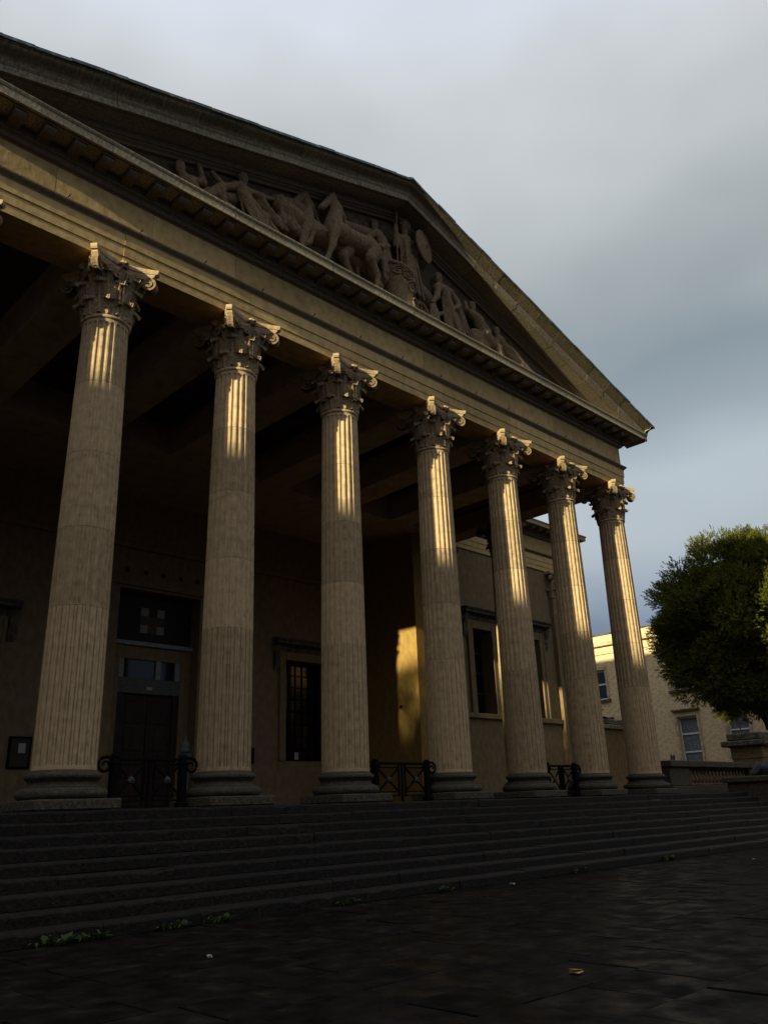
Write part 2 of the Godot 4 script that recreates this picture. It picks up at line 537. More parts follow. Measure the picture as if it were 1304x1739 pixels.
# an acanthus leaf standing on the bell; x across, y up, z outward
func leaf_mesh(h: float, w0: float, curl: float, y_start: float, flat := false) -> ArrayMesh:
	var nv := 17
	var nu := 13
	var front := PackedVector3Array()
	var back := PackedVector3Array()
	for i in nv:
		var v := float(i) / (nv - 1)
		var cy: float
		var cz: float
		if v < 0.66:
			var q := v / 0.66
			cy = y_start + (h - curl) * q
			cz = (0.16 if flat else bell_r(cy)) + 0.010 + 0.014 * q * q
		else:
			var q := (v - 0.66) / 0.34
			var a := q * 2.35
			var top := y_start + h - curl
			cy = top + curl * sin(a) * (1.0 - 0.25 * q)
			cz = (0.16 if flat else bell_r(top)) + 0.024 + curl * (1.0 - cos(a)) * 0.8
		var w := w0 * (0.92 + 0.16 * sin(v * 2.6))
		if v > 0.62:
			w *= sqrt(maxf(0.10, 1.0 - pow((v - 0.62) / 0.385, 2.0)))
		w *= 1.0 - 0.14 * absf(sin(v * PI * 4.5 + 0.4))
		for j in nu:
			var u := lerpf(-1.0, 1.0, float(j) / (nu - 1))
			var x := u * w
			var ridge := 0.0038 * cos(u * PI * 3.0) + 0.007 * exp(-u * u * 30.0) - 0.008 * u * u
			var curve: float = 0.0 if flat else x * x / (2.0 * 0.16)
			front.append(Vector3(x, cy, cz + ridge - curve) * S)
			var th := (0.012 + 0.014 * smoothstep(0.55, 0.9, v)) * (1.0 - pow(absf(u), 4.0)) + 0.003
			if v > 0.66:
				back.append(Vector3(x, cy - th * 0.8, cz + ridge - curve - th * 0.3) * S)
			else:
				back.append(Vector3(x, cy, cz + ridge - curve - th) * S)
	var mb := MB.new()
	mb.grid(front, nv, nu, false)
	mb.grid(back, nv, nu, false, true)
	var rim := PackedVector3Array()
	var rim2 := PackedVector3Array()
	for i in nv:
		rim.append(front[i * nu]); rim2.append(back[i * nu])
	for i in nv - 1:
		mb.quad(rim[i], rim[i + 1], rim2[i + 1], rim2[i])
		mb.quad(front[(i + 1) * nu + nu - 1], front[i * nu + nu - 1], back[i * nu + nu - 1], back[(i + 1) * nu + nu - 1])
	for j in nu - 1:
		var e := (nv - 1) * nu + j
		mb.quad(front[e], front[e + 1], back[e + 1], back[e])
	return mb.mesh()


# a ribbon of width 2*hw following points (d, y) in the plane of direction out, side is across
func ribbon(pts: Array, out: Vector3, side: Vector3, hw: float, th: float, hw_end := -1.0) -> ArrayMesh:
	var mb := MB.new()
	var n := pts.size()
	var rings := []
	for i in n:
		var p: Vector2 = pts[i]
		var t: Vector2 = (pts[mini(i + 1, n - 1)] - pts[maxi(i - 1, 0)]).normalized()
		var nn := Vector2(-t.y, t.x)
		var w := hw if hw_end < 0 else lerpf(hw, hw_end, float(i) / (n - 1))
		var ring := []
		for q in [[-1, -1], [1, -1], [1, 1], [0.55, 0.45], [-0.55, 0.45], [-1, 1]]:
			var pp: Vector2 = p + nn * th * float(q[1])
			ring.append((out * pp.x + Vector3.UP * pp.y + side * w * float(q[0])) * S)
		rings.append(ring)
	for i in n - 1:
		for j in 6:
			var k := (j + 1) % 6
			mb.quad(rings[i][j], rings[i + 1][j], rings[i + 1][k], rings[i][k])
	for e in [0, n - 1]:
		for j in range(1, 5):
			if e == 0:
				mb.tri(rings[e][0], rings[e][j], rings[e][j + 1])
			else:
				mb.tri(rings[e][0], rings[e][j + 1], rings[e][j])
	return mb.mesh()


func volute_pts(c: Vector2, r0: float, r1: float, turns: float, stem: Array) -> Array:
	var pts := stem.duplicate()
	var n := int(turns * 14)
	for i in n + 1:
		var q := float(i) / n
		var a := PI * 0.62 - q * turns * TAU
		var r := lerpf(r0, r1, pow(q, 0.8))
		pts.append(c + Vector2(cos(a), sin(a)) * r)
	return pts


func abacus_mesh() -> ArrayMesh:
	var plan := []
	for side in 4:
		var b := Basis(Vector3.UP, side * PI / 2)
		for i in 11:
			var t := lerpf(-1.0, 1.0, i / 10.0)
			var x := t * 0.213
			var z := 0.172 + (0.243 - 0.172) * t * t
			plan.append(b * Vector3(x, 0, z))
	var levels := [[0.346, 0.84], [0.370, 0.92], [0.380, 0.93], [0.383, 0.97], [0.394, 0.995], [0.404, 1.0], [0.4145, 1.0]]
	var mb := MB.new()
	var n := plan.size()
	for l in levels.size() - 1:
		for i in n:
			var j := (i + 1) % n
			var a: Vector3 = plan[i]
			var b: Vector3 = plan[j]
			var y0: float = levels[l][0]
			var y1: float = levels[l + 1][0]
			var s0: float = levels[l][1]
			var s1: float = levels[l + 1][1]
			mb.quad((a * s0 + Vector3.UP * y0) * S, (b * s0 + Vector3.UP * y0) * S, (b * s1 + Vector3.UP * y1) * S, (a * s1 + Vector3.UP * y1) * S)
	for e in [0, levels.size() - 1]:
		for i in n:
			var a: Vector3 = (plan[i] * levels[e][1] + Vector3.UP * levels[e][0]) * S
			var b: Vector3 = (plan[(i + 1) % n] * levels[e][1] + Vector3.UP * levels[e][0]) * S
			var c: Vector3 = Vector3.UP * levels[e][0] * S
			if e == 0:
				mb.tri(c, b, a)
			else:
				mb.tri(c, a, b)
	return mb.mesh()


func rosette_mesh(r: float, petals: int, depth: float) -> ArrayMesh:
	var p := PackedVector3Array()
	var seg := petals * 6
	var rings := 7
	for j in rings:
		var q := float(j) / (rings - 1)
		for i in seg:
			var a := TAU * i / seg
			var lobe := 0.82 + 0.18 * cos(a * petals)
			var rr := r * q * lerpf(1.0, lobe, q)
			var z := depth * (sqrt(maxf(0.0, 1.0 - q * q)) * 0.7 + 0.3 * sin(q * PI * 2.2) * cos(a * petals) * 0.4 + 0.35 * exp(-q * q * 14.0))
			p.append(Vector3(cos(a) * rr, sin(a) * rr, z if j < rings - 1 else -depth * 0.5))
	var mb := MB.new()
	mb.grid(p, rings, seg, true, true)
	return mb.mesh()


var col_meshes := {}

func column_meshes() -> void:
	var m := MB.new()
	m.box(Vector3(0, 0.0275, 0) * S, Vector3(0.455, 0.055, 0.455) * S, 0.025)
	col_meshes.plinth = m.mesh()
	var prof := [[0.0, 0.056], [0.20, 0.056]]
	for i in 9:
		var a := -PI / 2 + PI * i / 8.0
		prof.append([0.205 + cos(a) * 0.026, 0.083 + sin(a) * 0.027])
	prof.append([0.196, 0.112]); prof.append([0.196, 0.117])
	for i in 7:
		var a := PI / 2 + PI * i / 6.0 * 0.9
		prof.append([0.190 + cos(a) * 0.018, 0.134 - sin(PI / 2 - PI * i / 6.0) * 0.015])
	prof.append([0.181, 0.150]); prof.append([0.181, 0.154])
	for i in 7:
		var a := -PI / 2 + PI * i / 6.0
		prof.append([0.180 + cos(a) * 0.016, 0.170 + sin(a) * 0.016])
	prof.append([0.177, 0.188]); prof.append([0.174, 0.193]); prof.append([0.167, 0.1975]); prof.append([0.0, 0.1975])
	for i in prof.size():
		prof[i] = [prof[i][0] * S, prof[i][1] * S]
	m = MB.new()
	m.lathe(prof, 56, false)
	col_meshes.base = m.mesh()
	var total := 2.7235
	var cuts := [0.0, 0.867, 1.33, 1.80, 2.27, total]
	for i in 5:
		col_meshes["drum%d" % i] = drum(cuts[i], cuts[i + 1], total, i == 0, i == 0, i == 4)
	# capital, y from the neck
	m = MB.new()
	prof = [[0.0, -0.012], [0.1405, -0.012], [0.143, -0.008]]
	for i in 9:
		var a := -PI / 2 + PI * i / 8.0
		prof.append([0.141 + cos(a) * 0.0125, 0.004 + sin(a) * 0.0125])
	prof.append([0.140, 0.0185]); prof.append([0.0, 0.0185])
	for i in prof.size():
		prof[i] = [prof[i][0] * S, prof[i][1] * S]
	m.lathe(prof, 48, false)
	col_meshes.astragal = m.mesh()
	m = MB.new()
	prof = []
	for i in 15:
		var y := lerpf(0.017, 0.356, i / 14.0)
		prof.append([bell_r(y) * S, y * S])
	prof.append([0.0, 0.356 * S])
	m.lathe(prof, 40)
	col_meshes.bell = m.mesh()
	col_meshes.leaf_low = leaf_mesh(0.122, 0.060, 0.030, 0.017)
	col_meshes.leaf_high = leaf_mesh(0.228, 0.056, 0.034, 0.030)
	col_meshes.leaf_side = leaf_mesh(0.265, 0.040, 0.022, 0.060)
	var stem := [Vector2(0.150, 0.150), Vector2(0.158, 0.190), Vector2(0.172, 0.235), Vector2(0.196, 0.280), Vector2(0.225, 0.318)]
	col_meshes.volute = ribbon(volute_pts(Vector2(0.264, 0.300), 0.050, 0.010, 1.75, stem), Vector3.BACK, Vector3.RIGHT, 0.024, 0.009, 0.040)
	stem = [Vector2(0.009, 0.09), Vector2(0.011, 0.19), Vector2(0.015, 0.24), Vector2(0.022, 0.275)]
	var h := ribbon(volute_pts(Vector2(0.040, 0.296), 0.027, 0.007, 1.5, stem), Vector3.RIGHT, Vector3.BACK, 0.020, 0.0065)
	col_meshes.helix = h
	stem = []
	for q in [Vector2(-0.009, 0.09), Vector2(-0.011, 0.19), Vector2(-0.015, 0.24), Vector2(-0.022, 0.275)]:
		stem.append(q)
	var pts := volute_pts(Vector2(0.040, 0.296), 0.027, 0.007, 1.5, [])
	for q in pts:
		stem.append(Vector2(-q.x, q.y))
	col_meshes.helix2 = ribbon(stem, Vector3.RIGHT, Vector3.BACK, 0.020, 0.0065)
	col_meshes.abacus = abacus_mesh()
	col_meshes.flower = rosette_mesh(0.040 * S, 6, 0.034 * S)


func column(parent: Node3D, x: float, z: float, idx: int) -> Node3D:
	var c := node(parent, "column", Transform3D(Basis(), P(x, FLOOR, z)))
	part(c, "plinth", col_meshes.plinth, M.base)
	part(c, "base", col_meshes.base, M.base)
	var turn := Basis(Vector3.UP, TAU / 48.0)
	for i in 5:
		part(c, "drum", col_meshes["drum%d" % i], M["shaft%d" % ((idx * 2 + i * (1 + idx % 2)) % 3)], Transform3D(turn, Vector3(0, 0.1975 * S, 0)))
	var up := Vector3(0, (0.1975 + 2.7235) * S, 0)
	part(c, "astragal", col_meshes.astragal, M["shaft%d" % (idx % 3)], Transform3D(Basis(), up))
	part(c, "bell", col_meshes.bell, M.soot, Transform3D(Basis(), up))
	for k in 8:
		part(c, "acanthus_leaf", col_meshes.leaf_low, M.soot, Transform3D(Basis(Vector3.UP, TAU * (k + 0.5) / 8.0), up))
		part(c, "acanthus_leaf", col_meshes.leaf_high, M.soot, Transform3D(Basis(Vector3.UP, TAU * k / 8.0), up))
	for k in 4:
		for sg in [-0.28, 0.28]:
			part(c, "acanthus_leaf", col_meshes.leaf_side, M.soot, Transform3D(Basis(Vector3.UP, TAU * (k + 0.5) / 4.0 + sg), up))
		part(c, "volute", col_meshes.volute, M.relief, Transform3D(Basis(Vector3.UP, TAU * (k + 0.5) / 4.0), up))
		var b := Basis(Vector3.UP, TAU * k / 4.0)
		part(c, "helix", col_meshes.helix, M.relief, Transform3D(b, up + b * Vector3(0, 0, 0.168 * S)))
		part(c, "helix", col_meshes.helix2, M.relief, Transform3D(b, up + b * Vector3(0, 0, 0.168 * S)))
		part(c, "abacus_flower", col_meshes.flower, M.soot, Transform3D(b, up + b * Vector3(0, 0.380 * S, 0.190 * S)))
	part(c, "abacus", col_meshes.abacus, M["shaft%d" % ((idx + 1) % 3)], Transform3D(Basis(), up))
	return c


func pilaster(parent: Node3D, x: float, z: float, proj: float) -> Node3D:
	var c := node(parent, "pilaster", Transform3D(Basis(), P(x, FLOOR, z)))
	var m := MB.new()
	m.box(Vector3(0, 0.0275, proj * 0.5) * S, Vector3(0.36, 0.055, proj + 0.05) * S, 0.02)
	m.box(Vector3(0, 0.085, proj * 0.5) * S, Vector3(0.34, 0.056, proj + 0.04) * S, 0.06)
	m.box(Vector3(0, 0.13, proj * 0.5) * S, Vector3(0.31, 0.03, proj + 0.02) * S, 0.01)
	m.box(Vector3(0, 0.168, proj * 0.5) * S, Vector3(0.325, 0.04, proj + 0.028) * S, 0.05)
	part(c, "base", m.mesh(), M.base)
	m = MB.new()
	m.box(Vector3(0, 0.19 + 1.365, proj * 0.5 - 0.002) * S, Vector3(0.285, 2.73, proj) * S, 0.012)
	part(c, "shaft", m.mesh(), M.wing)
	m = MB.new()
	m.box(Vector3(0, 2.925, proj * 0.5) * S, Vector3(0.305, 0.024, proj + 0.02) * S, 0.03)
	part(c, "astragal", m.mesh(), M.shaft1)
	m = MB.new()
	m.box(Vector3(0, 3.108, proj * 0.5) * S, Vector3(0.27, 0.34, proj) * S, 0.01)
	part(c, "bell", m.mesh(), M.soot)
	var up := 2.921 * S
	var o := proj - 0.165
	for k in 3:
		part(c, "acanthus_leaf", col_meshes.leaf_flat_low, M.soot, Transform3D(Basis(), Vector3((k - 1) * 0.095 * S, up, o * S)))
	for k in 2:
		part(c, "acanthus_leaf", col_meshes.leaf_flat_high, M.soot, Transform3D(Basis(), Vector3((k - 0.5) * 0.1 * S, up, (o + 0.004) * S)))
	for sg in [-1.0, 1.0]:
		part(c, "volute", col_meshes.volute, M.soot, Transform3D(Basis(Vector3.UP, sg * PI * 0.3), Vector3(-sg * 0.06 * S, up, (proj - 0.14) * S)))
		part(c, "acanthus_leaf", col_meshes.leaf_flat_low, M.soot, Transform3D(Basis(Vector3.UP, sg * PI / 2), Vector3(-sg * 0.02 * S, up, proj * 0.5 * S)))
	m = MB.new()
	m.box(Vector3(0, 3.307, proj * 0.5 + 0.01) * S, Vector3(0.40, 0.052, proj + 0.07) * S, 0.03)
	part(c, "abacus", m.mesh(), M.shaft1)
	return c


# ---------------------------------------------------------------- mouldings
func v2(a: Array) -> Array:
	var o := []
	for i in range(0, a.size(), 2):
		o.append(Vector2(a[i], a[i + 1]))
	return o


func architrave_prof(depth: float) -> Array:
	var a := v2([-depth, 3.3555, 0, 3.3555, 0, 3.417, 0.002, 3.420, 0.007, 3.420, 0.007, 3.494, 0.009, 3.497, 0.015, 3.497, 0.015, 3.578, 0.018, 3.584])
	a.append(Vector2(-depth, 3.584))
	return a


func crown_prof(depth: float) -> Array:
	var a := v2([-depth, 3.585, 0.019, 3.585])
	for i in 6:
		var q := i / 5.0
		a.append(Vector2(0.021 + 0.020 * (0.5 - 0.5 * cos(q * PI)), 3.588 + 0.024 * q))
	a.append_array(v2([0.045, 3.614, 0.045, 3.627, -depth, 3.627]))
	return a


func bed_prof(depth: float) -> Array:
	var a := v2([-depth, 3.858, 0.004, 3.858, 0.006, 3.864])
	for i in 6:
		var q := i / 5.0 * PI / 2
		a.append(Vector2(0.008 + 0.026 * sin(q), 3.866 + 0.024 * (1.0 - cos(q))))
	a.append_array(v2([0.040, 3.893, 0.040, 3.902, 0.052, 3.902, 0.052, 3.974, -depth, 3.974]))
	return a


func corona_prof(depth: float, sima: bool) -> Array:
	var a := v2([-depth, 3.976, 0.19, 3.976, 0.19, 3.984, 0.205, 3.984, 0.205, 3.976, 0.222, 3.976, 0.222, 4.028, 0.225, 4.030])
	for i in 4:
		var q := i / 3.0
		a.append(Vector2(0.226 + 0.008 * q, 4.032 + 0.012 * q * q))
	a.append_array(v2([0.236, 4.044, 0.236, 4.053]))
	if sima:
		a.append_array(sima_pts(4.053))
		a.append_array(v2([0.24, 4.147]))
	a.append_array(v2([0.05, 4.066, -depth, 4.066]))
	return a


func sima_pts(y0: float) -> Array:
	var a := []
	for i in 9:
		var q := i / 8.0
		a.append(Vector2(0.238 + 0.056 * (q - sin(q * TAU) / TAU * 0.9), y0 + 0.004 + 0.072 * q))
	a.append_array(v2([0.300, y0 + 0.078, 0.300, y0 + 0.094]))
	return a


func modillion_mesh() -> ArrayMesh:
	# an S bracket: (outward, height) outline, 0.075 wide
	var out := v2([0.05, 3.974, 0.05, 3.918])
	for i in 10:
		var q := i / 9.0
		out.append(Vector2(0.05 + 0.13 * q, 3.918 + 0.026 * q + 0.014 * sin(q * TAU)))
	out.append_array(v2([0.184, 3.955, 0.184, 3.974]))
	var mb := MB.new()
	run(mb, out, Vector3(-0.037, 0, 0) * S, Vector3(0.037, 0, 0) * S, Vector3.BACK, Vector3.UP)
	run(mb, v2([0.045, 3.962, 0.195, 3.962, 0.195, 3.975, 0.045, 3.975]), Vector3(-0.044, 0, 0) * S, Vector3(0.044, 0, 0) * S, Vector3.BACK, Vector3.UP)
	return mb.mesh()


func _ready() -> void:
	rng.seed = 20
	setup_view()
	materials()
	column_meshes()
	col_meshes.leaf_flat_low = leaf_mesh(0.118, 0.050, 0.026, 0.017, true)
	col_meshes.leaf_flat_high = leaf_mesh(0.222, 0.050, 0.030, 0.030, true)
	pavement()
	steps()
	hall()
	surroundings()
	furniture()
	small_things()


# ---------------------------------------------------------------- camera, sky, sun
func sky_color(d: Vector3, nz: FastNoiseLite, nf: FastNoiseLite) -> Color:
	var e := rad_to_deg(asin(clampf(d.y, -1.0, 1.0)))
	# bands of cloud drift a few degrees up and down round the sky
	var n := nz.get_noise_3dv(d * 100.0)
	var f := nf.get_noise_3dv(Vector3(d.x, d.y * 2.4, d.z) * 100.0)
	var ee := e + n * 2.5 + f * 2.6
	var tab := [[-90.0, Color(0.10, 0.11, 0.13)], [-2.0, Color(0.13, 0.16, 0.22)], [6.0, Color(0.16, 0.20, 0.30)], [10.0, Color(0.20, 0.26, 0.36)], [13.0, Color(0.33, 0.40, 0.48)], [16.5, Color(0.46, 0.525, 0.58)], [21.5, Color(0.49, 0.56, 0.615)], [25.0, Color(0.33, 0.395, 0.45)], [28.0, Color(0.265, 0.33, 0.375)], [33.5, Color(0.365, 0.41, 0.435)], [40.0, Color(0.50, 0.535, 0.56)], [45.5, Color(0.61, 0.64, 0.67)], [49.5, Color(0.69, 0.735, 0.82)], [60.0, Color(0.64, 0.70, 0.79)], [90.0, Color(0.60, 0.67, 0.79)]]
	for i in tab.size() - 1:
		if ee <= tab[i + 1][0] or i == tab.size() - 2:
			var t := clampf((ee - tab[i][0]) / (tab[i + 1][0] - tab[i][0]), 0.0, 1.0)
			var c: Color = tab[i][1].lerp(tab[i + 1][1], t)
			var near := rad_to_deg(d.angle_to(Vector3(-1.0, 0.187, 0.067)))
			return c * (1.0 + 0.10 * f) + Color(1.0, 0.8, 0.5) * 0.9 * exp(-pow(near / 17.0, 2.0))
	return Color(0.5, 0.5, 0.5)


func setup_view() -> void:
	cam = Camera3D.new()
	cam.name = "camera"
	cam.fov = 64.0
	cam.near = 0.1
	cam.far = 2000.0
	add_child(cam)
	cam.position = P(-4.5207, -0.0264, 4.4446)
	cam.rotation_degrees = Vector3(19.915, -44.93, -2.065)
	cam.current = true
	var w := 512
	var h := 256
	var im := Image.create(w, h, false, Image.FORMAT_RGBAF)
	var nz := FastNoiseLite.new()
	nz.seed = 5
	nz.frequency = 0.008
	nz.fractal_octaves = 2
	var nf := FastNoiseLite.new()
	nf.seed = 9
	nf.frequency = 0.028
	nf.fractal_octaves = 5
	for y in h:
		var el := PI * 0.5 - PI * (y + 0.5) / h
		for x in w:
			var a := (float(x) + 0.5) / w * TAU
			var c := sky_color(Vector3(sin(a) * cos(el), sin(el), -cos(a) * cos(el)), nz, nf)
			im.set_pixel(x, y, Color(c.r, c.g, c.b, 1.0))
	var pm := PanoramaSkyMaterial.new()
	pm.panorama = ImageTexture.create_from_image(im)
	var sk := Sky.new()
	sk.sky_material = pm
	var env := Environment.new()
	env.background_mode = Environment.BG_SKY
	env.sky = sk
	env.tonemap_mode = Environment.TONE_MAPPER_LINEAR
	env.tonemap_exposure = 2.0
	env.background_energy_multiplier = 1.0 / 2.0
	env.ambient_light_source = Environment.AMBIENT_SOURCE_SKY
	env.sdfgi_enabled = true
	env.ssao_enabled = true
	env.ssil_enabled = true
	var we := WorldEnvironment.new()
	we.name = "environment"
	we.environment = env
	add_child(we)
	var sun := DirectionalLight3D.new()
	sun.name = "sun"
	sun.light_energy = 1.3
	sun.light_color = Color(1.0, 0.975, 0.80)
	sun.light_angular_distance = 0.55
	sun.shadow_enabled = true
	add_child(sun)
	sun.look_at_from_position(Vector3.ZERO, Vector3(1.0, -0.187, -0.067), Vector3.UP)


# ---------------------------------------------------------------- ground
func pavement() -> void:
	var g := MB.new()
	g.box(Vector3(0, -0.55, 0), Vector3(900, 1.0, 900))
	tag(part(self, "ground", g.mesh(), M.asphalt), "", "", "", "structure")
	var pv := node(self, "pavement")
	tag(pv, "", "", "", "structure")
	var bed := MB.new()
	bed.box(Vector3(12, -0.045, 12.2), Vector3(72, 0.05, 16.6))
	part(pv, "bedding", bed.mesh(), M.joint)
	var r := RandomNumberGenerator.new()
	r.seed = 4
	var list := []
	var z := 3.955
	var inv := cam.transform.affine_inverse()
	var row := 0
	while z < 20.4:
		var dz: float = [0.62, 0.76, 0.55, 0.68, 0.84][r.randi() % 5]
		var x := -23.8 + r.randf() * 0.8
		while x < 47.0:
			var dx := r.randf_range(0.62, 1.35)
			var cpos := Vector3(x + dx * 0.5, 0, z + dz * 0.5)
			var q := inv * cpos
			var seen := false
			if q.z < -1.0:
				var sx := q.x / -q.z / (tan(deg_to_rad(32.0)) * 0.75)
				var sy := q.y / -q.z / tan(deg_to_rad(32.0))
				seen = absf(sx) < 1.06 and absf(sy) < 1.06
			list.append([cpos, dx, dz, seen, dx * dz / pow(maxf(q.length(), 1.0), 3.0), r.randf_range(-0.006, 0.006), r.randf_range(-0.008, 0.008), r.randf_range(-0.006, 0.005), r.randi() % 8])
			x += dx
		z += dz
		row += 1
	var order := list.filter(func(f): return f[3])
	order.sort_custom(func(a, b): return a[4] > b[4])
	var top := {}
	for i in mini(300, order.size()):
		top[order[i]] = true
	var rest := MB.new()
	for f in list:
		var bas := Basis(Vector3(1, 0, 0), f[5]) * Basis(Vector3(0, 0, 1), f[6])
		var o: Vector3 = f[0] + Vector3(0, -0.03 + f[7], 0)
		if top.has(f):
			var key := "f%d_%d" % [int(f[1] * 25), int(f[2] * 100)]
			if not box_cache.has(key):
				var mb := MB.new()
				mb.box(Vector3.ZERO, Vector3(int(f[1] * 25) / 25.0 - 0.002, 0.06, f[2] - 0.007), 0.005)
				box_cache[key] = mb.mesh()
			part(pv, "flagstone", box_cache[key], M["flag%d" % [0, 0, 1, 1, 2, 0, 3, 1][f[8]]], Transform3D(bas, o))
		else:
			rest.box(o, Vector3(f[1] - 0.012, 0.06, f[2] - 0.007), 0.0, bas)
	var rp := part(pv, "distant_flagstones", rest.mesh(), M.flag0)
	rp.set_meta("kind", "stuff")


func steps() -> void:
	var st := node(self, "stone_steps", Transform3D(Basis(), Vector3(0, 0, 0)))
	tag(st, "broad flight of dark worn stone steps below the columns", "steps")
	var r := RandomNumberGenerator.new()
	r.seed = 8
	for k in range(0, 9):
		var zf := 0.25 + 0.1135 * k
		var y1 := FLOOR - 0.053 * k
		var x := -5.35
		var first := r.randf_range(0.2, 0.6)
		while x < 5.35 - 0.05:
			var w := first if x < -5.3 else r.randf_range(0.42, 0.78)
			if x + w > 5.2:
				w = 5.35 - x
			var jz := r.randf_range(-0.004, 0.004)
			var jy := r.randf_range(-0.0035, 0.0015)
			var depth := 0.17 if k > 0 else 0.35
			var a := P(x + 0.0009, y1 - 0.0525 + jy * 0.0, zf - depth + jz)
			var b := P(x + w - 0.0009, y1 + jy, zf + jz)
			var mb := MB.new()
			worn_block(mb, a, b, r)
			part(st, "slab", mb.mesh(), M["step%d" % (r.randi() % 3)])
			x += w
	var core := MB.new()
	core.box((P(-5.34, -0.4565, -3.9) + P(5.34, FLOOR - 0.056, 0.06)) * 0.5, (P(5.34, FLOOR - 0.056, 0.06) - P(-5.34, -0.4565, -3.9)).abs())
	for k in range(1, 9):
		var a := P(-5.34, -0.4565, 0.05 + 0.1135 * k - 0.11)
		var b := P(5.34, FLOOR - 0.053 * k - 0.055, 0.25 + 0.1135 * k - 0.03)
		if k < 8:
			core.box((a + b) * 0.5, (b - a).abs())
	part(st, "core", core.mesh(), M.step1)
	# the paved floor behind the top step
	var z := -0.10
	var fl := 0
	while z > -3.6:
		var d := r.randf_range(0.30, 0.42)
		var x := -5.34
		while x < 5.3:
			var w := minf(r.randf_range(0.5, 0.8), 5.34 - x)
			slab(st, "floor_slab", M["step%d" % (fl % 3)], Vector3(x + 0.001, FLOOR - 0.05, z - d + 0.001), Vector3(x + w - 0.001, FLOOR - 0.0006 * (fl % 3), z - 0.001), 0.006)
			x += w
			fl += 1
		z -= d


# a slab whose front nosing is rounded and uneven
func worn_block(mb: MB, a: Vector3, b: Vector3, r: RandomNumberGenerator) -> void:
	var n := 11
	var prev := []
	for i in n:
		var x := lerpf(a.x, b.x, float(i) / (n - 1))
		var wy := r.randf_range(0.0, 0.011) + (0.03 if r.randf() < 0.035 else 0.0)
		var wz := r.randf_range(0.0, 0.011) + (0.03 if r.randf() < 0.035 else 0.0)
		var ring := [Vector3(x, a.y, a.z), Vector3(x, a.y, b.z - wz * 0.6), Vector3(x, b.y - 0.035 - wy, b.z - wz * 0.4), Vector3(x, b.y - 0.014 - wy, b.z - 0.006 - wz), Vector3(x, b.y - 0.004 - wy * 0.7, b.z - 0.02 - wz), Vector3(x, b.y - wy * 0.3, b.z - 0.05), Vector3(x, b.y, a.z)]
		if prev:
			for j in ring.size():
				var k := (j + 1) % ring.size()
				mb.quad(prev[j], ring[j], ring[k], prev[k])
		if i == 0 or i == n - 1:
			for j in range(1, ring.size() - 1):
				if i == 0:
					mb.tri(ring[0], ring[j], ring[j + 1])
				else:
					mb.tri(ring[0], ring[j + 1], ring[j])
		prev = ring


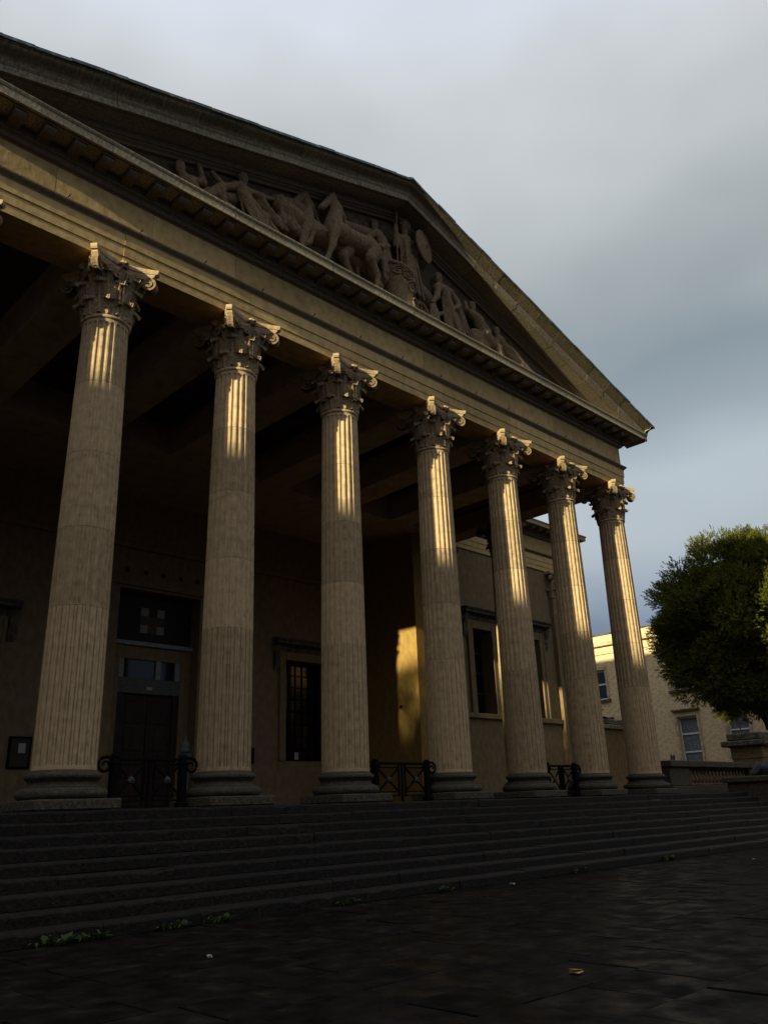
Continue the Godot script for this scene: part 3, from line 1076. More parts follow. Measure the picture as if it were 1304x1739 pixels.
# ---------------------------------------------------------------- the hall
func hall() -> void:
	var H := node(self, "concert_hall")
	tag(H, "honey stone classical hall with a columned portico and carved pediment", "building")
	var cx := []
	for i in 8:
		var k := i - 4
		cx.append(HALF_C + k if k >= 0 else -HALF_C + k + 1)
	for i in 8:
		column(H, cx[i], 0.0, i)
	column(H, cx[0], -1.56, 8)
	column(H, cx[7], -1.56, 9)
	var E := 3.698
	var zf := 0.145
	var r := RandomNumberGenerator.new()
	r.seed = 3
	# --- architrave beams from column to column, frieze blocks, cornice pieces
	var joints := [-E]
	for i in range(1, 7):
		joints.append(cx[i] + 0.004)
	joints.append(E)
	for i in 7:
		var l := i == 0
		var rr := i == 6
		var pz: float = zf + [0.0, 0.0032, 0.0008, 0.0016, 0.0, 0.001, 0.0][i]
		runpart(H, "architrave_block", M["course%d" % (i % 3)], architrave_prof(0.29), P(joints[i] + (0.0 if l else 0.0007), 0.0, pz), P(joints[i + 1] - (0.0 if rr else 0.0007), 0.0, pz), Vector3.BACK, Vector2(-1, 0) if l else Vector2.ZERO, Vector2(1, 0) if rr else Vector2.ZERO)
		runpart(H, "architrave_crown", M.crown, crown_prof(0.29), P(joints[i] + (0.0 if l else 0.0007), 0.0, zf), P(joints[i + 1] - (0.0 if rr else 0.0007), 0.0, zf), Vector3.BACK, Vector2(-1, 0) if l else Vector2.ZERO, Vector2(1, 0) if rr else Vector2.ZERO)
	var nfr := 11
	for i in nfr:
		var x0 := lerpf(-E, E, float(i) / nfr)
		var x1 := lerpf(-E, E, float(i + 1) / nfr)
		slab(H, "frieze_block", M["course%d" % ((i * 2 + 1) % 3)], Vector3(x0 + 0.0006, 3.6275, -0.14), Vector3(x1 - 0.0006, 3.858, zf - 0.0005 * (i % 3)), 0.004)
	runpart(H, "bed_moulding", M.crown, bed_prof(0.28), P(-E, 0.0, zf), P(E, 0.0, zf), Vector3.BACK, Vector2(-1, 0), Vector2(1, 0))
	var hk := MB.new()
	hk.tube([Vector3(0, 0, 0), Vector3(0.01, 0.06, 0.03), Vector3(0.05, 0.12, 0.05)], 0.012, 5, 0.006)
	hk.tube([Vector3(0, 0.04, 0.02), Vector3(0.04, 0.05, 0.06)], 0.010, 5, 0.006)
	var hook := hk.mesh()
	for i in 15:
		part(H, "ledge_hook", hook, M.iron, Transform3D(Basis(), P(-3.45 + i * 0.495, 3.627, zf + 0.036)))
	var nc := 16
	for i in nc:
		var x0 := lerpf(-E, E, float(i) / nc) + (0.0 if i == 0 else 0.0008)
		var x1 := lerpf(-E, E, float(i + 1) / nc) - (0.0 if i == nc - 1 else 0.0008)
		var dj := Vector3(0, r.randf_range(-0.003, 0.003), r.randf_range(-0.004, 0.004))
		runpart(H, "corona_block", M["corona%d" % (r.randi() % 3)], corona_prof(0.05, false), P(x0, 0.0, zf) + dj, P(x1, 0.0, zf) + dj, Vector3.BACK, Vector2(-1, 0) if i == 0 else Vector2.ZERO, Vector2(1, 0) if i == nc - 1 else Vector2.ZERO)
	var mo := modillion_mesh()
	for i in range(-20, 21):
		part(H, "modillion", mo, M.crown, Transform3D(Basis(), P(i * 0.1855, 0, zf)))
	for sx in [-1.0, 1.0]:
		var out := Vector3(sx, 0, 0)
		var a := P(sx * E, 0.0, -2.53)
		var b := P(sx * E, 0.0, zf)
		runpart(H, "architrave_block", M.course1, architrave_prof(0.285), a, P(sx * E, 0.0, zf - 0.292), out)
		runpart(H, "frieze_block", M.course0, v2([-0.28, 3.6275, 0, 3.6275, 0, 3.858, -0.28, 3.858]), a, P(sx * E, 0.0, zf - 0.29), out)
		runpart(H, "architrave_block", M.course1, architrave_prof(0.02), P(sx * E, 0.0, zf - 0.2915), b, out, Vector2.ZERO, Vector2(1, 0))
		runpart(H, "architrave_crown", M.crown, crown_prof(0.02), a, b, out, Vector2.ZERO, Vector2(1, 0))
		runpart(H, "bed_moulding", M.crown, bed_prof(0.2), a, b, out, Vector2.ZERO, Vector2(1, 0))
		for i in 6:
			var z0 := lerpf(-2.53, zf, i / 6.0)
			var z1 := lerpf(-2.53, zf, (i + 1) / 6.0)
			runpart(H, "corona_block", M["corona%d" % (i % 3)], corona_prof(0.05, true), P(sx * E, 0.0, z0), P(sx * E, 0.0, z1 - (0.0 if i == 5 else 0.0008)), out, Vector2.ZERO, Vector2(1, 0) if i == 5 else Vector2.ZERO)
		for i in 13:
			part(H, "modillion", mo, M.crown, Transform3D(Basis(Vector3.UP, sx * PI / 2), P(sx * E, 0, zf - 0.29 - i * 0.1855)))
	# --- pediment
	var th := atan(RISE)
	var y_apex := 5.37
	var low := y_apex - 0.168 / cos(th)       # where the raking corona's lower edge meets x = 0
	var rake := v2([-0.05, 0.0, 0.19, 0.0, 0.19, 0.008, 0.205, 0.008, 0.205, 0.0, 0.222, 0.0, 0.222, 0.050, 0.226, 0.053, 0.232, 0.062, 0.236, 0.066, 0.236, 0.073, -0.05, 0.073])
	var sima := v2([-0.05, 0.0745, 0.237, 0.0745])
	sima.append_array(sima_pts(0.074))
	sima.append_array(v2([0.18, 0.168, -0.05, 0.168]))
	var rbed := v2([-0.04, -0.085, 0.004, -0.085, 0.012, -0.07, 0.03, -0.062, 0.036, -0.058, 0.036, -0.05, 0.05, -0.05, 0.05, -0.002, -0.04, -0.002])
	var cap := v2([0.14, 0.1685, 0.306, 0.1685, 0.309, 0.160, 0.313, 0.161, 0.312, 0.184, 0.14, 0.19])
	for sx in [-1.0, 1.0]:
		var dir := Vector3(-sx * cos(th), sin(th), 0)
		var up := Vector3(sx * sin(th), cos(th), 0)
		var foot_x := 4.0
		var nb := 13
		for i in nb:
			var q0 := float(i) / nb
			var q1 := float(i + 1) / nb
			var xa := foot_x * (1.0 - q0)
			var xb := foot_x * (1.0 - q1)
			var pa := P(sx * xa, low - RISE * xa, zf) + dir * (0.0 if i == 0 else 0.004)
			var pb := P(sx * xb, low - RISE * xb, zf) - dir * (0.0 if i == nb - 1 else 0.004)
			var dj := up * r.randf_range(-0.003, 0.003) + Vector3(0, 0, r.randf_range(-0.006, 0.006))
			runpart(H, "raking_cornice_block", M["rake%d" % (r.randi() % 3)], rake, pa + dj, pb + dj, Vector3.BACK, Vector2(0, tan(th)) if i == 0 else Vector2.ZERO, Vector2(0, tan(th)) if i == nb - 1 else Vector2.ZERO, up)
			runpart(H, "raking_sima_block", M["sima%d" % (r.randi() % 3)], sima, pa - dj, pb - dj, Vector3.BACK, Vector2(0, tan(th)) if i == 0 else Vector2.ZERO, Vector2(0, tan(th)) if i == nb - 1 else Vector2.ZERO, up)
		runpart(H, "raking_bed_moulding", M.crown, rbed, P(sx * 3.45, low - RISE * 3.45, zf), P(0, low, zf), Vector3.BACK, Vector2(0, tan(th)), Vector2(0, tan(th)), up)
		var x := 4.01
		while x > 0.0:
			var xe := maxf(x - r.randf_range(0.14, 0.24), 0.0)
			var dj := up * r.randf_range(-0.012, 0.012) + Vector3(0, 0, r.randf_range(-0.012, 0.012))
			runpart(H, "lead_capping", M.lead, cap, P(sx * x, low - RISE * x, zf) + dj - up * r.randf_range(0.0, 0.008), P(sx * xe, low - RISE * xe, zf) + dj, Vector3.BACK, Vector2.ZERO, Vector2(0, tan(th)) if xe == 0.0 else Vector2.ZERO, up)
			x = xe
		var rf := MB.new()
		run(rf, v2([-5.6, 0.150, 0.16, 0.150, 0.16, 0.178, -5.6, 0.178]), P(sx * 4.02, low - RISE * 4.02, zf), P(0, low, zf), Vector3.BACK, up, Vector2(0, tan(th)), Vector2(0, tan(th)))
		part(H, "roof_slope", rf.mesh(), M.slate)
		# tympanum slabs
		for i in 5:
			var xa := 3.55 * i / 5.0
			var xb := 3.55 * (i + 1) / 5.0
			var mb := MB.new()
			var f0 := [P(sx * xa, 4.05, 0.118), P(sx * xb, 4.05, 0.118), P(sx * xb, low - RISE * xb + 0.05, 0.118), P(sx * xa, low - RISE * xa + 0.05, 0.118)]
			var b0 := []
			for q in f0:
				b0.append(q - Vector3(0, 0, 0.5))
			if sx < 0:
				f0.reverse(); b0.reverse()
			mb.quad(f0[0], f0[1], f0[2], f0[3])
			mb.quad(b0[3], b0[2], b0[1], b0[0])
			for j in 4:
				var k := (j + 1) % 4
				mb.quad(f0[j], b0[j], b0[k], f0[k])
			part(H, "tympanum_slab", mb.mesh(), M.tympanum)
	sculpture(H)
	# --- portico ceiling: beams, coffers
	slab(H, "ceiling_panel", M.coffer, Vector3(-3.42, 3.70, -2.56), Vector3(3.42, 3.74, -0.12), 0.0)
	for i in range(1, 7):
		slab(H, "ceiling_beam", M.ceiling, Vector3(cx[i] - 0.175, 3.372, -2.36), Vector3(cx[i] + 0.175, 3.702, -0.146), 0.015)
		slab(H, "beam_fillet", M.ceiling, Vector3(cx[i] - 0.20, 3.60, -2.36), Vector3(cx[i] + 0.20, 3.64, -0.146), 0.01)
	slab(H, "ceiling_beam", M.ceiling, Vector3(-3.412, 3.368, -2.545), Vector3(3.412, 3.704, -2.361), 0.015)
	# --- recessed entrance wall
	var zb := -3.65
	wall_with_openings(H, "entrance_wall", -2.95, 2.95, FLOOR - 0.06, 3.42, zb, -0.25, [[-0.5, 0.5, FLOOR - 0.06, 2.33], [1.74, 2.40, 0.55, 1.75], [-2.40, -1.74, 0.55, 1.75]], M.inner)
	slab(H, "recess_ceiling", M.ceiling, Vector3(-3.1, 3.38, -3.7), Vector3(3.1, 3.44, -2.548), 0.0)
	slab(H, "recess_string", M.inner, Vector3(-0.62, 2.36, zb), Vector3(0.62, 2.42, zb + 0.03), 0.01)
	slab(H, "wall_cornice", M.inner, Vector3(-2.94, 2.78, zb), Vector3(2.94, 2.84, zb + 0.05), 0.03)
	var rt := MB.new()
	for i in 9:
		rt.box(P(-0.88 + i * 0.22, 2.53, zb + 0.012), Vector3(0.04, 0.045, 0.02) * S, 0.02)
	part(H, "wall_bosses", rt.mesh(), M.iron)
	for sx in [-1.0, 1.0]:
		# return walls facing into the recess, then the wings
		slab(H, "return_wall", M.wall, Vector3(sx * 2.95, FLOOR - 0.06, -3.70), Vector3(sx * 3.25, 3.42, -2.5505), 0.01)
		var w0 := 3.2505
		var op := [[4.05, 4.46, 1.112, 2.24], [5.17, 5.58, 1.112, 2.24]]
		if sx < 0:
			op = [[-4.46, -4.05, 1.112, 2.24], [-5.58, -5.17, 1.112, 2.24]]
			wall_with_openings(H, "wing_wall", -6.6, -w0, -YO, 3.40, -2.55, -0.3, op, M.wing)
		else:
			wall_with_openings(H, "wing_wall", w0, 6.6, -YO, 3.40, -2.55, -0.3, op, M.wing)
		for q in op:
			window(H, q, -2.55, sx)
		slab(H, "sill_course", M.wing, Vector3(sx * 3.71, 1.046, -2.552), Vector3(sx * 5.95, 1.111, -2.505), 0.015)
		pilaster(H, sx * 3.553, -2.555, 0.075)
		pilaster(H, sx * 6.105, -2.555, 0.075)
		# wing entablature at the portico's height
		var out := Vector3.BACK
		var xa: float = sx * 3.70
		var xb: float = sx * 6.62
		var pa := P(minf(xa, xb), 0.0, -2.53)
		var pb := P(maxf(xa, xb), 0.0, -2.53)
		var sa := Vector2(-1, 0) if sx < 0 else Vector2.ZERO
		var sb := Vector2(1, 0) if sx > 0 else Vector2.ZERO
		runpart(H, "wing_architrave", M.course2, architrave_prof(0.3), pa, pb, out, sa, sb)
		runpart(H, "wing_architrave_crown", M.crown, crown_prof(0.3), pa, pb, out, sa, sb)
		runpart(H, "wing_frieze", M.course1, v2([-0.3, 3.6275, 0, 3.6275, 0, 3.858, -0.3, 3.858]), pa, pb, out)
		runpart(H, "wing_bed_moulding", M.crown, bed_prof(0.3), pa, pb, out, sa, sb)
		runpart(H, "wing_corona", M.corona1, corona_prof(0.3, false), pa, pb, out, sa, sb)
		var side := Vector3(sx, 0, 0)
		var qa := P(xb, 0.0, -6.5)
		var qb := P(xb, 0.0, -2.53)
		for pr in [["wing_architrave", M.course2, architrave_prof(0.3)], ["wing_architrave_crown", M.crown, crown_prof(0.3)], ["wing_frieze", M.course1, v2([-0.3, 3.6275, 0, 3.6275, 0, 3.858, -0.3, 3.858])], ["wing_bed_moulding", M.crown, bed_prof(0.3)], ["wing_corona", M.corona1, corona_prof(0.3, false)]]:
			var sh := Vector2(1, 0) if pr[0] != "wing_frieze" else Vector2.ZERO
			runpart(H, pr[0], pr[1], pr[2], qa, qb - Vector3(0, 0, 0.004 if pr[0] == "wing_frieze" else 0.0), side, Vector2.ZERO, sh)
		for i in 15:
			part(H, "modillion", mo, M.crown, Transform3D(Basis(), P(sx * (3.99 + i * 0.1855), 0, -2.53)))
		slab(H, "wing_side_wall", M.wall, Vector3(sx * 6.3, -YO, -6.5), Vector3(sx * 6.598, 3.40, -2.852), 0.0)
		slab(H, "wing_roof", M.lead, Vector3(sx * 3.0, 4.0, -6.5), Vector3(sx * 6.5, 4.06, -2.6), 0.0)
	slab(H, "rear_block", M.wall, Vector3(-6.2, -YO, -9.0), Vector3(6.2, 3.9, -3.92), 0.0)
	for q in [[1.74, 2.40, 0.55, 1.75], [-2.40, -1.74, 0.55, 1.75]]:
		big_window(H, q, zb)
	entrance(H, zb)


func wall_with_openings(parent: Node3D, called: String, x0: float, x1: float, y0: float, y1: float, z: float, depth: float, op: Array, mat: Material) -> void:
	var w := node(parent, called)
	var xs := [x0, x1]
	for o in op:
		xs.append(o[0]); xs.append(o[1])
	xs.sort()
	for i in xs.size() - 1:
		var mid: float = (xs[i] + xs[i + 1]) * 0.5
		var hole = null
		for o in op:
			if mid > o[0] and mid < o[1]:
				hole = o
		if hole == null:
			slab(w, "pier", mat, Vector3(xs[i], y0, z + depth), Vector3(xs[i + 1], y1, z), 0.0)
		else:
			if hole[2] > y0 + 0.01:
				slab(w, "apron", mat, Vector3(xs[i], y0, z + depth), Vector3(xs[i + 1], hole[2], z), 0.0)
			slab(w, "head", mat, Vector3(xs[i], hole[3], z + depth), Vector3(xs[i + 1], y1, z), 0.0)


func hood_and_frame(w: Node3D, x0: float, x1: float, y0: float, y1: float, z: float, aw: float, mat: Material) -> void:
	for q in [[x0 - aw, x0, y0, y1 + aw], [x1, x1 + aw, y0, y1 + aw], [x0, x1, y1, y1 + aw]]:
		slab(w, "architrave", mat, Vector3(q[0] + 0.001, q[2], z - 0.002), Vector3(q[1] - 0.001, q[3], z + 0.022), 0.012)
	for q in [[x0 - aw, x0 - aw + 0.035, y0, y1 + aw], [x1 + aw - 0.035, x1 + aw, y0, y1 + aw]]:
		slab(w, "architrave_fillet", mat, Vector3(q[0] - 0.001, q[2], z - 0.002), Vector3(q[1], q[3] + 0.001, z + 0.032), 0.006)
	slab(w, "hood_frieze", M.hood, Vector3(x0 - aw, y1 + aw + 0.001, z - 0.002), Vector3(x1 + aw, y1 + aw + 0.06, z + 0.02), 0.01)
	var hx := aw + 0.10
	runpart(w, "hood", M.hood, v2([-0.01, 0, 0.03, 0, 0.04, 0.012, 0.075, 0.018, 0.08, 0.022, 0.105, 0.022, 0.105, 0.05, 0.112, 0.056, 0.125, 0.072, 0.128, 0.078, 0.128, 0.086, -0.01, 0.10]), P(x0 - hx, y1 + aw + 0.062, z), P(x1 + hx, y1 + aw + 0.062, z), Vector3.BACK)
	for x in [x0 - aw - 0.05, x1 + aw + 0.05]:
		var out := v2([-0.005, 0.0])
		for i in 9:
			var q := i / 8.0
			out.append(Vector2(0.018 + 0.06 * q * q + 0.012 * sin(q * TAU), -0.30 + 0.30 * q))
		out.reverse()
		out.append(Vector2(-0.005, -0.30))
		runpart(w, "console", M.hood, out, P(x - 0.038, y1 + aw + 0.061, z), P(x + 0.038, y1 + aw + 0.061, z), Vector3.BACK)


func window(parent: Node3D, q: Array, z: float, sx: float) -> void:
	var w := node(parent, "window")
	hood_and_frame(w, q[0], q[1], q[2], q[3], z, 0.115, M.wing)
	var zg := z - 0.2
	slab(w, "pane", M.glass, Vector3(q[0], q[2], zg - 0.01), Vector3(q[1], q[3], zg), 0.0)
	for x in [q[0], q[1] - 0.03, (q[0] + q[1]) * 0.5 - 0.01]:
		slab(w, "sash_bar", M.oak, Vector3(x, q[2], zg), Vector3(x + (0.03 if x != (q[0] + q[1]) * 0.5 - 0.01 else 0.02), q[3], zg + 0.02), 0.0)
	for i in 5:
		var y: float = lerpf(q[2], q[3] - 0.03, i / 4.0)
		slab(w, "sash_bar", M.oak, Vector3(q[0] + 0.03, y, zg + 0.001), Vector3(q[1] - 0.03, y + 0.03, zg + 0.018), 0.0)


func big_window(parent: Node3D, q: Array, z: float) -> void:
	var w := node(parent, "window")
	hood_and_frame(w, q[0], q[1], q[2], q[3], z, 0.10, M.inner)
	var zg := z - 0.16
	slab(w, "pane", M.glass, Vector3(q[0], q[2], zg - 0.012), Vector3(q[1], q[3], zg), 0.0)
	slab(w, "frame", M.iron, Vector3(q[0], q[2], zg), Vector3(q[0] + 0.06, q[3], zg + 0.03), 0.0)
	slab(w, "frame", M.iron, Vector3(q[1] - 0.06, q[2], zg), Vector3(q[1], q[3], zg + 0.03), 0.0)
	for i in 6:
		var x: float = lerpf(q[0] + 0.06, q[1] - 0.07, i / 5.0)
		slab(w, "glazing_bar", M.iron, Vector3(x, q[2], zg), Vector3(x + 0.01, q[3], zg + 0.014), 0.0)
	for i in 9:
		var y: float = lerpf(q[2], q[3] - 0.012, i / 8.0)
		var hh := 0.026 if i % 4 == 0 else 0.010
		slab(w, "glazing_bar", M.iron, Vector3(q[0] + 0.06, y, zg), Vector3(q[1] - 0.06, y + hh, zg + 0.016), 0.0)


func entrance(parent: Node3D, z: float) -> void:
	var d := node(parent, "entrance_door")
	var zr := z - 0.17
	for sx in [-1.0, 1.0]:
		slab(d, "jamb", M.inner, Vector3(sx * 0.37, FLOOR, zr - 0.05), Vector3(sx * 0.499, 1.74, zr + 0.02), 0.01)
		slab(d, "door_frame", M.oak, Vector3(sx * 0.30, FLOOR, zr - 0.03), Vector3(sx * 0.37, 1.235, zr + 0.005), 0.008)
		var leaf := slab(d, "door_leaf", M.oak, Vector3(sx * 0.004, FLOOR + 0.004, zr - 0.04), Vector3(sx * 0.298, 1.215, zr - 0.012), 0.006)
		leaf.name = "door_leaf" if sx < 0 else "door_leaf_001"
		for k in 4:
			var yy: float = [0.06, 0.34, 0.62, 0.90][k]
			slab(d, "door_panel", M.oak, Vector3(sx * 0.045, FLOOR + yy, zr - 0.02), Vector3(sx * 0.255, FLOOR + yy + 0.24, zr - 0.004), 0.03)
	slab(d, "transom", M.paint, Vector3(-0.372, 1.235, zr - 0.03), Vector3(0.372, 1.40, zr + 0.012), 0.01)
	slab(d, "closer_box", M.paper, Vector3(-0.04, 1.275, zr + 0.012), Vector3(0.03, 1.31, zr + 0.03), 0.006)
	slab(d, "fanlight_pane", M.glass, Vector3(-0.37, 1.40, zr - 0.03), Vector3(0.37, 1.60, zr - 0.015), 0.0)
	for x in [-0.372, 0.07, 0.31]:
		slab(d, "fanlight_bar", M.pale, Vector3(x, 1.40, zr - 0.014), Vector3(x + 0.06, 1.60, zr + 0.008), 0.006)
	slab(d, "fanlight_head", M.inner, Vector3(-0.372, 1.60, zr - 0.03), Vector3(0.372, 1.742, zr + 0.012), 0.008)
	slab(d, "sign_ledge", M.pale, Vector3(-0.499, 1.744, zr - 0.05), Vector3(0.499, 1.79, zr + 0.05), 0.01)
	slab(d, "sign_panel", M.sign, Vector3(-0.499, 1.79, zr - 0.05), Vector3(0.499, 2.329, zr - 0.01), 0.0)
	# the crest on the sign: four pale quarters round a dark cross
	for qx in [-1.0, 1.0]:
		for qy in [-1.0, 1.0]:
			slab(d, "crest_quarter", M.crest, Vector3(qx * 0.054, 2.04 + qy * 0.050, zr - 0.01), Vector3(qx * 0.146, 2.04 + qy * 0.142, zr - 0.003), 0.004)
	slab(d, "crest_cross", M.crest2, Vector3(-0.146, 1.992, zr - 0.01), Vector3(0.146, 2.088, zr - 0.004), 0.0)
	slab(d, "crest_cross", M.crest2, Vector3(-0.052, 1.90, zr - 0.01), Vector3(0.052, 1.991, zr - 0.004), 0.0)


# ---------------------------------------------------------------- pediment sculpture (x, y, z and radii in spacings)
func bones(a: Array) -> Array:
	var o := []
	for q in a:
		o.append([P(q[0], q[1], q[2]), P(q[3], q[4], q[5]), q[6] * S, q[7] * S])
	return o


func folds(x0: float, y0: float, x1: float, y1: float, spread0: float, spread1: float, z: float, n: int, rad: float, seed_: int) -> Array:
	var r := RandomNumberGenerator.new()
	r.seed = seed_
	var o := []
	for i in n:
		var t := lerpf(-1.0, 1.0, float(i) / maxf(n - 1, 1))
		var zz := z + (0.5 - absf(t)) * 0.03 + r.randf_range(-0.018, 0.018)
		o.append([x0 + t * spread0, y0 + r.randf_range(-0.01, 0.01), zz, x1 + t * spread1 + r.randf_range(-0.02, 0.02), y1 + r.randf_range(-0.015, 0.015), zz + r.randf_range(-0.01, 0.02), rad * r.randf_range(0.75, 1.0), rad * r.randf_range(0.85, 1.3)])
	return o


func head(x: float, y: float, z: float, face: float, size := 0.045) -> Array:
	var r := size * 0.84
	# face: +1 looks right, -1 looks left
	return [[x, y + 0.012, z, x, y - 0.018, z, r, r * 0.82], [x + face * r * 0.75, y - 0.004, z + 0.012, x + face * r * 0.62, y - 0.02, z + 0.012, r * 0.22, r * 0.3], [x + face * r * 0.4, y - 0.045, z + 0.006, x + face * r * 0.3, y - 0.04, z, r * 0.36, r * 0.4], [x - face * r * 0.5, y + 0.02, z, x - face * r * 0.9, y - 0.012, z, r * 0.75, r * 0.55]]


func sculpture(H: Node3D) -> void:
	var g := node(H, "pediment_sculpture")
	g.set_meta("label", "weathered carved figures, horses and chariot filling the pediment")
	var add := func(called: String, b: Array, cell := 0.0095, soft := 0.006, mat: Material = M.relief) -> void:
		part(g, called, blob(bones(b), cell * S, soft * S), mat)
	var z := 0.165
	# far left: a reclining figure with an arm raised and one knee drawn up
	var a := head(-2.30, 4.36, z, -1.0, 0.042)
	a.append_array([[-2.28, 4.31, z, -2.22, 4.25, z, 0.03, 0.055], [-2.22, 4.25, z, -2.10, 4.16, z, 0.058, 0.05], [-2.20, 4.30, z, -2.10, 4.33, z, 0.032, 0.028], [-2.10, 4.33, z, -2.14, 4.44, z + 0.01, 0.028, 0.02], [-2.14, 4.44, z, -2.15, 4.48, z, 0.022, 0.012], [-2.10, 4.17, z, -1.96, 4.36, z + 0.02, 0.05, 0.036], [-1.96, 4.36, z + 0.02, -1.90, 4.10, z + 0.02, 0.036, 0.024], [-2.10, 4.12, z, -1.75, 4.10, z, 0.06, 0.035], [-2.26, 4.25, z, -2.34, 4.14, z, 0.034, 0.026], [-2.45, 4.09, z, -1.75, 4.07, z, 0.04, 0.04]])
	for q in a:
		q[0] += 0.10
		q[3] += 0.10
	add.call("reclining_figure", a)
	# draped figure leaning right with cloth streaming behind
	a = head(-1.655, 4.58, z, 1.0, 0.045)
	a.append_array([[-1.66, 4.53, z, -1.68, 4.48, z, 0.026, 0.03], [-1.73, 4.47, z, -1.61, 4.48, z, 0.036, 0.036], [-1.68, 4.46, z, -1.58, 4.34, z, 0.058, 0.046], [-1.58, 4.34, z, -1.50, 4.25, z, 0.046, 0.058], [-1.72, 4.46, z, -1.84, 4.38, z + 0.02, 0.034, 0.028], [-1.84, 4.38, z + 0.02, -1.93, 4.47, z, 0.028, 0.02], [-1.62, 4.46, z + 0.02, -1.49, 4.50, z + 0.02, 0.03, 0.024], [-1.49, 4.50, z, -1.37, 4.55, z, 0.024, 0.018], [-1.50, 4.25, z, -1.34, 4.20, z + 0.01, 0.055, 0.042], [-1.34, 4.20, z, -1.26, 4.08, z, 0.045, 0.03]])
	a.append_array(folds(-1.66, 4.40, -1.42, 4.12, 0.05, 0.20, z + 0.045, 13, 0.011, 1))
	a.append_array(folds(-1.50, 4.47, -1.27, 4.30, 0.07, 0.06, z + 0.0, 8, 0.012, 2))
	add.call("draped_figure", a)
	add.call("rock", [[-1.92, 4.15, z, -1.55, 4.13, z, 0.09, 0.07], [-1.80, 4.20, z, -1.60, 4.15, z, 0.06, 0.06], [-2.0, 4.08, z, -1.3, 4.07, z, 0.05, 0.05]], 0.014, 0.015)
	# billowing cloth before the horses
	a = [[-1.30, 4.55, z - 0.03, -1.14, 4.50, z - 0.02, 0.07, 0.09], [-1.24, 4.62, z - 0.04, -1.10, 4.64, z - 0.04, 0.05, 0.06], [-1.26, 4.42, z - 0.03, -1.12, 4.38, z - 0.03, 0.06, 0.06]]
	a.append_array(folds(-1.30, 4.60, -1.16, 4.36, 0.03, 0.10, z + 0.02, 4, 0.014, 3))
	add.call("billowing_cloth", a, 0.013)
	add.call("relief_cloud", [[-2.35, 4.12, 0.12, -1.9, 4.25, 0.12, 0.05, 0.07], [-1.95, 4.30, 0.115, -1.55, 4.42, 0.115, 0.05, 0.06], [-1.45, 4.35, 0.115, -1.0, 4.45, 0.115, 0.07, 0.07], [-1.15, 4.62, 0.115, -0.95, 4.70, 0.115, 0.06, 0.05], [-0.6, 4.75, 0.115, -0.3, 4.80, 0.115, 0.05, 0.07], [-0.5, 4.45, 0.115, 0.1, 4.40, 0.115, 0.07, 0.08]], 0.013, 0.012)
	add.call("relief_cloud", [[0.35, 4.55, 0.115, 0.5, 4.45, 0.115, 0.06, 0.07], [0.75, 4.70, 0.11, 0.95, 4.50, 0.11, 0.04, 0.06], [0.9, 4.25, 0.115, 1.4, 4.20, 0.115, 0.07, 0.07], [1.25, 4.50, 0.11, 1.4, 4.40, 0.11, 0.04, 0.05], [1.7, 4.25, 0.11, 2.4, 4.12, 0.11, 0.05, 0.03]], 0.013, 0.012)
	# two horses prancing to the left
	horse(add, -0.66, 0.0, z + 0.055)
	horse(add, -0.90, -0.05, z - 0.03)
	# attendant behind the horses
	a = head(-0.225, 4.95, z - 0.03, -1.0, 0.043)
	a.append_array([[-0.22, 4.90, z - 0.03, -0.19, 4.84, z - 0.03, 0.026, 0.06], [-0.24, 4.845, z - 0.03, -0.14, 4.85, z - 0.03, 0.034, 0.034], [-0.19, 4.84, z - 0.03, -0.15, 4.68, z - 0.03, 0.056, 0.044], [-0.15, 4.66, z - 0.03, -0.12, 4.40, z - 0.03, 0.052, 0.055], [-0.23, 4.84, z, -0.33, 4.72, z, 0.032, 0.026], [-0.33, 4.72, z, -0.36, 4.64, z + 0.02, 0.026, 0.02], [-0.35, 4.62, z + 0.03, -0.22, 4.66, z + 0.05, 0.028, 0.022], [-0.22, 4.66, z + 0.05, -0.11, 4.73, z + 0.04, 0.022, 0.018]])
	a.append_array(folds(-0.16, 4.80, -0.10, 4.45, 0.055, 0.10, z + 0.015, 10, 0.011, 4))
	add.call("attendant", a)
	# the goddess in the chariot
	a = head(0.125, 5.06, z + 0.02, -1.0, 0.052)
	a.append_array([[0.13, 5.00, z + 0.02, 0.125, 4.94, z + 0.02, 0.034, 0.038], [0.03, 4.90, z + 0.02, 0.20, 4.91, z + 0.02, 0.046, 0.046], [0.11, 4.90, z + 0.03, 0.11, 4.72, z + 0.03, 0.062, 0.05], [0.11, 4.70, z + 0.02, 0.13, 4.35, z + 0.02, 0.056, 0.062], [0.03, 4.90, z + 0.02, -0.02, 4.78, z + 0.05, 0.035, 0.03], [-0.02, 4.78, z + 0.05, -0.03, 4.98, z + 0.06, 0.028, 0.022], [0.21, 4.90, z + 0.02, 0.26, 4.78, z + 0.03, 0.035, 0.03], [0.26, 4.78, z + 0.03, 0.28, 4.88, z + 0.06, 0.028, 0.022]])
	a.append_array(folds(0.11, 4.88, 0.12, 4.55, 0.072, 0.085, z + 0.06, 9, 0.009, 5))
	a.append_array(folds(0.19, 4.74, 0.24, 4.35, 0.05, 0.08, z + 0.055, 7, 0.012, 6))
	add.call("helmeted_figure", a, 0.009)
	add.call("helmet", [[0.135, 5.115, z + 0.02, 0.15, 5.08, z + 0.02, 0.05, 0.052], [0.085, 5.10, z + 0.02, 0.075, 5.085, z + 0.03, 0.022, 0.016], [0.10, 5.165, z + 0.02, 0.19, 5.16, z + 0.02, 0.014, 0.02], [0.19, 5.16, z + 0.02, 0.205, 5.05, z + 0.01, 0.022, 0.016]], 0.0105, 0.008)
	var mb := MB.new()
	mb.tube([P(-0.040, 4.50, z + 0.075), P(-0.030, 5.10, z + 0.075)], 0.0075 * S, 7)
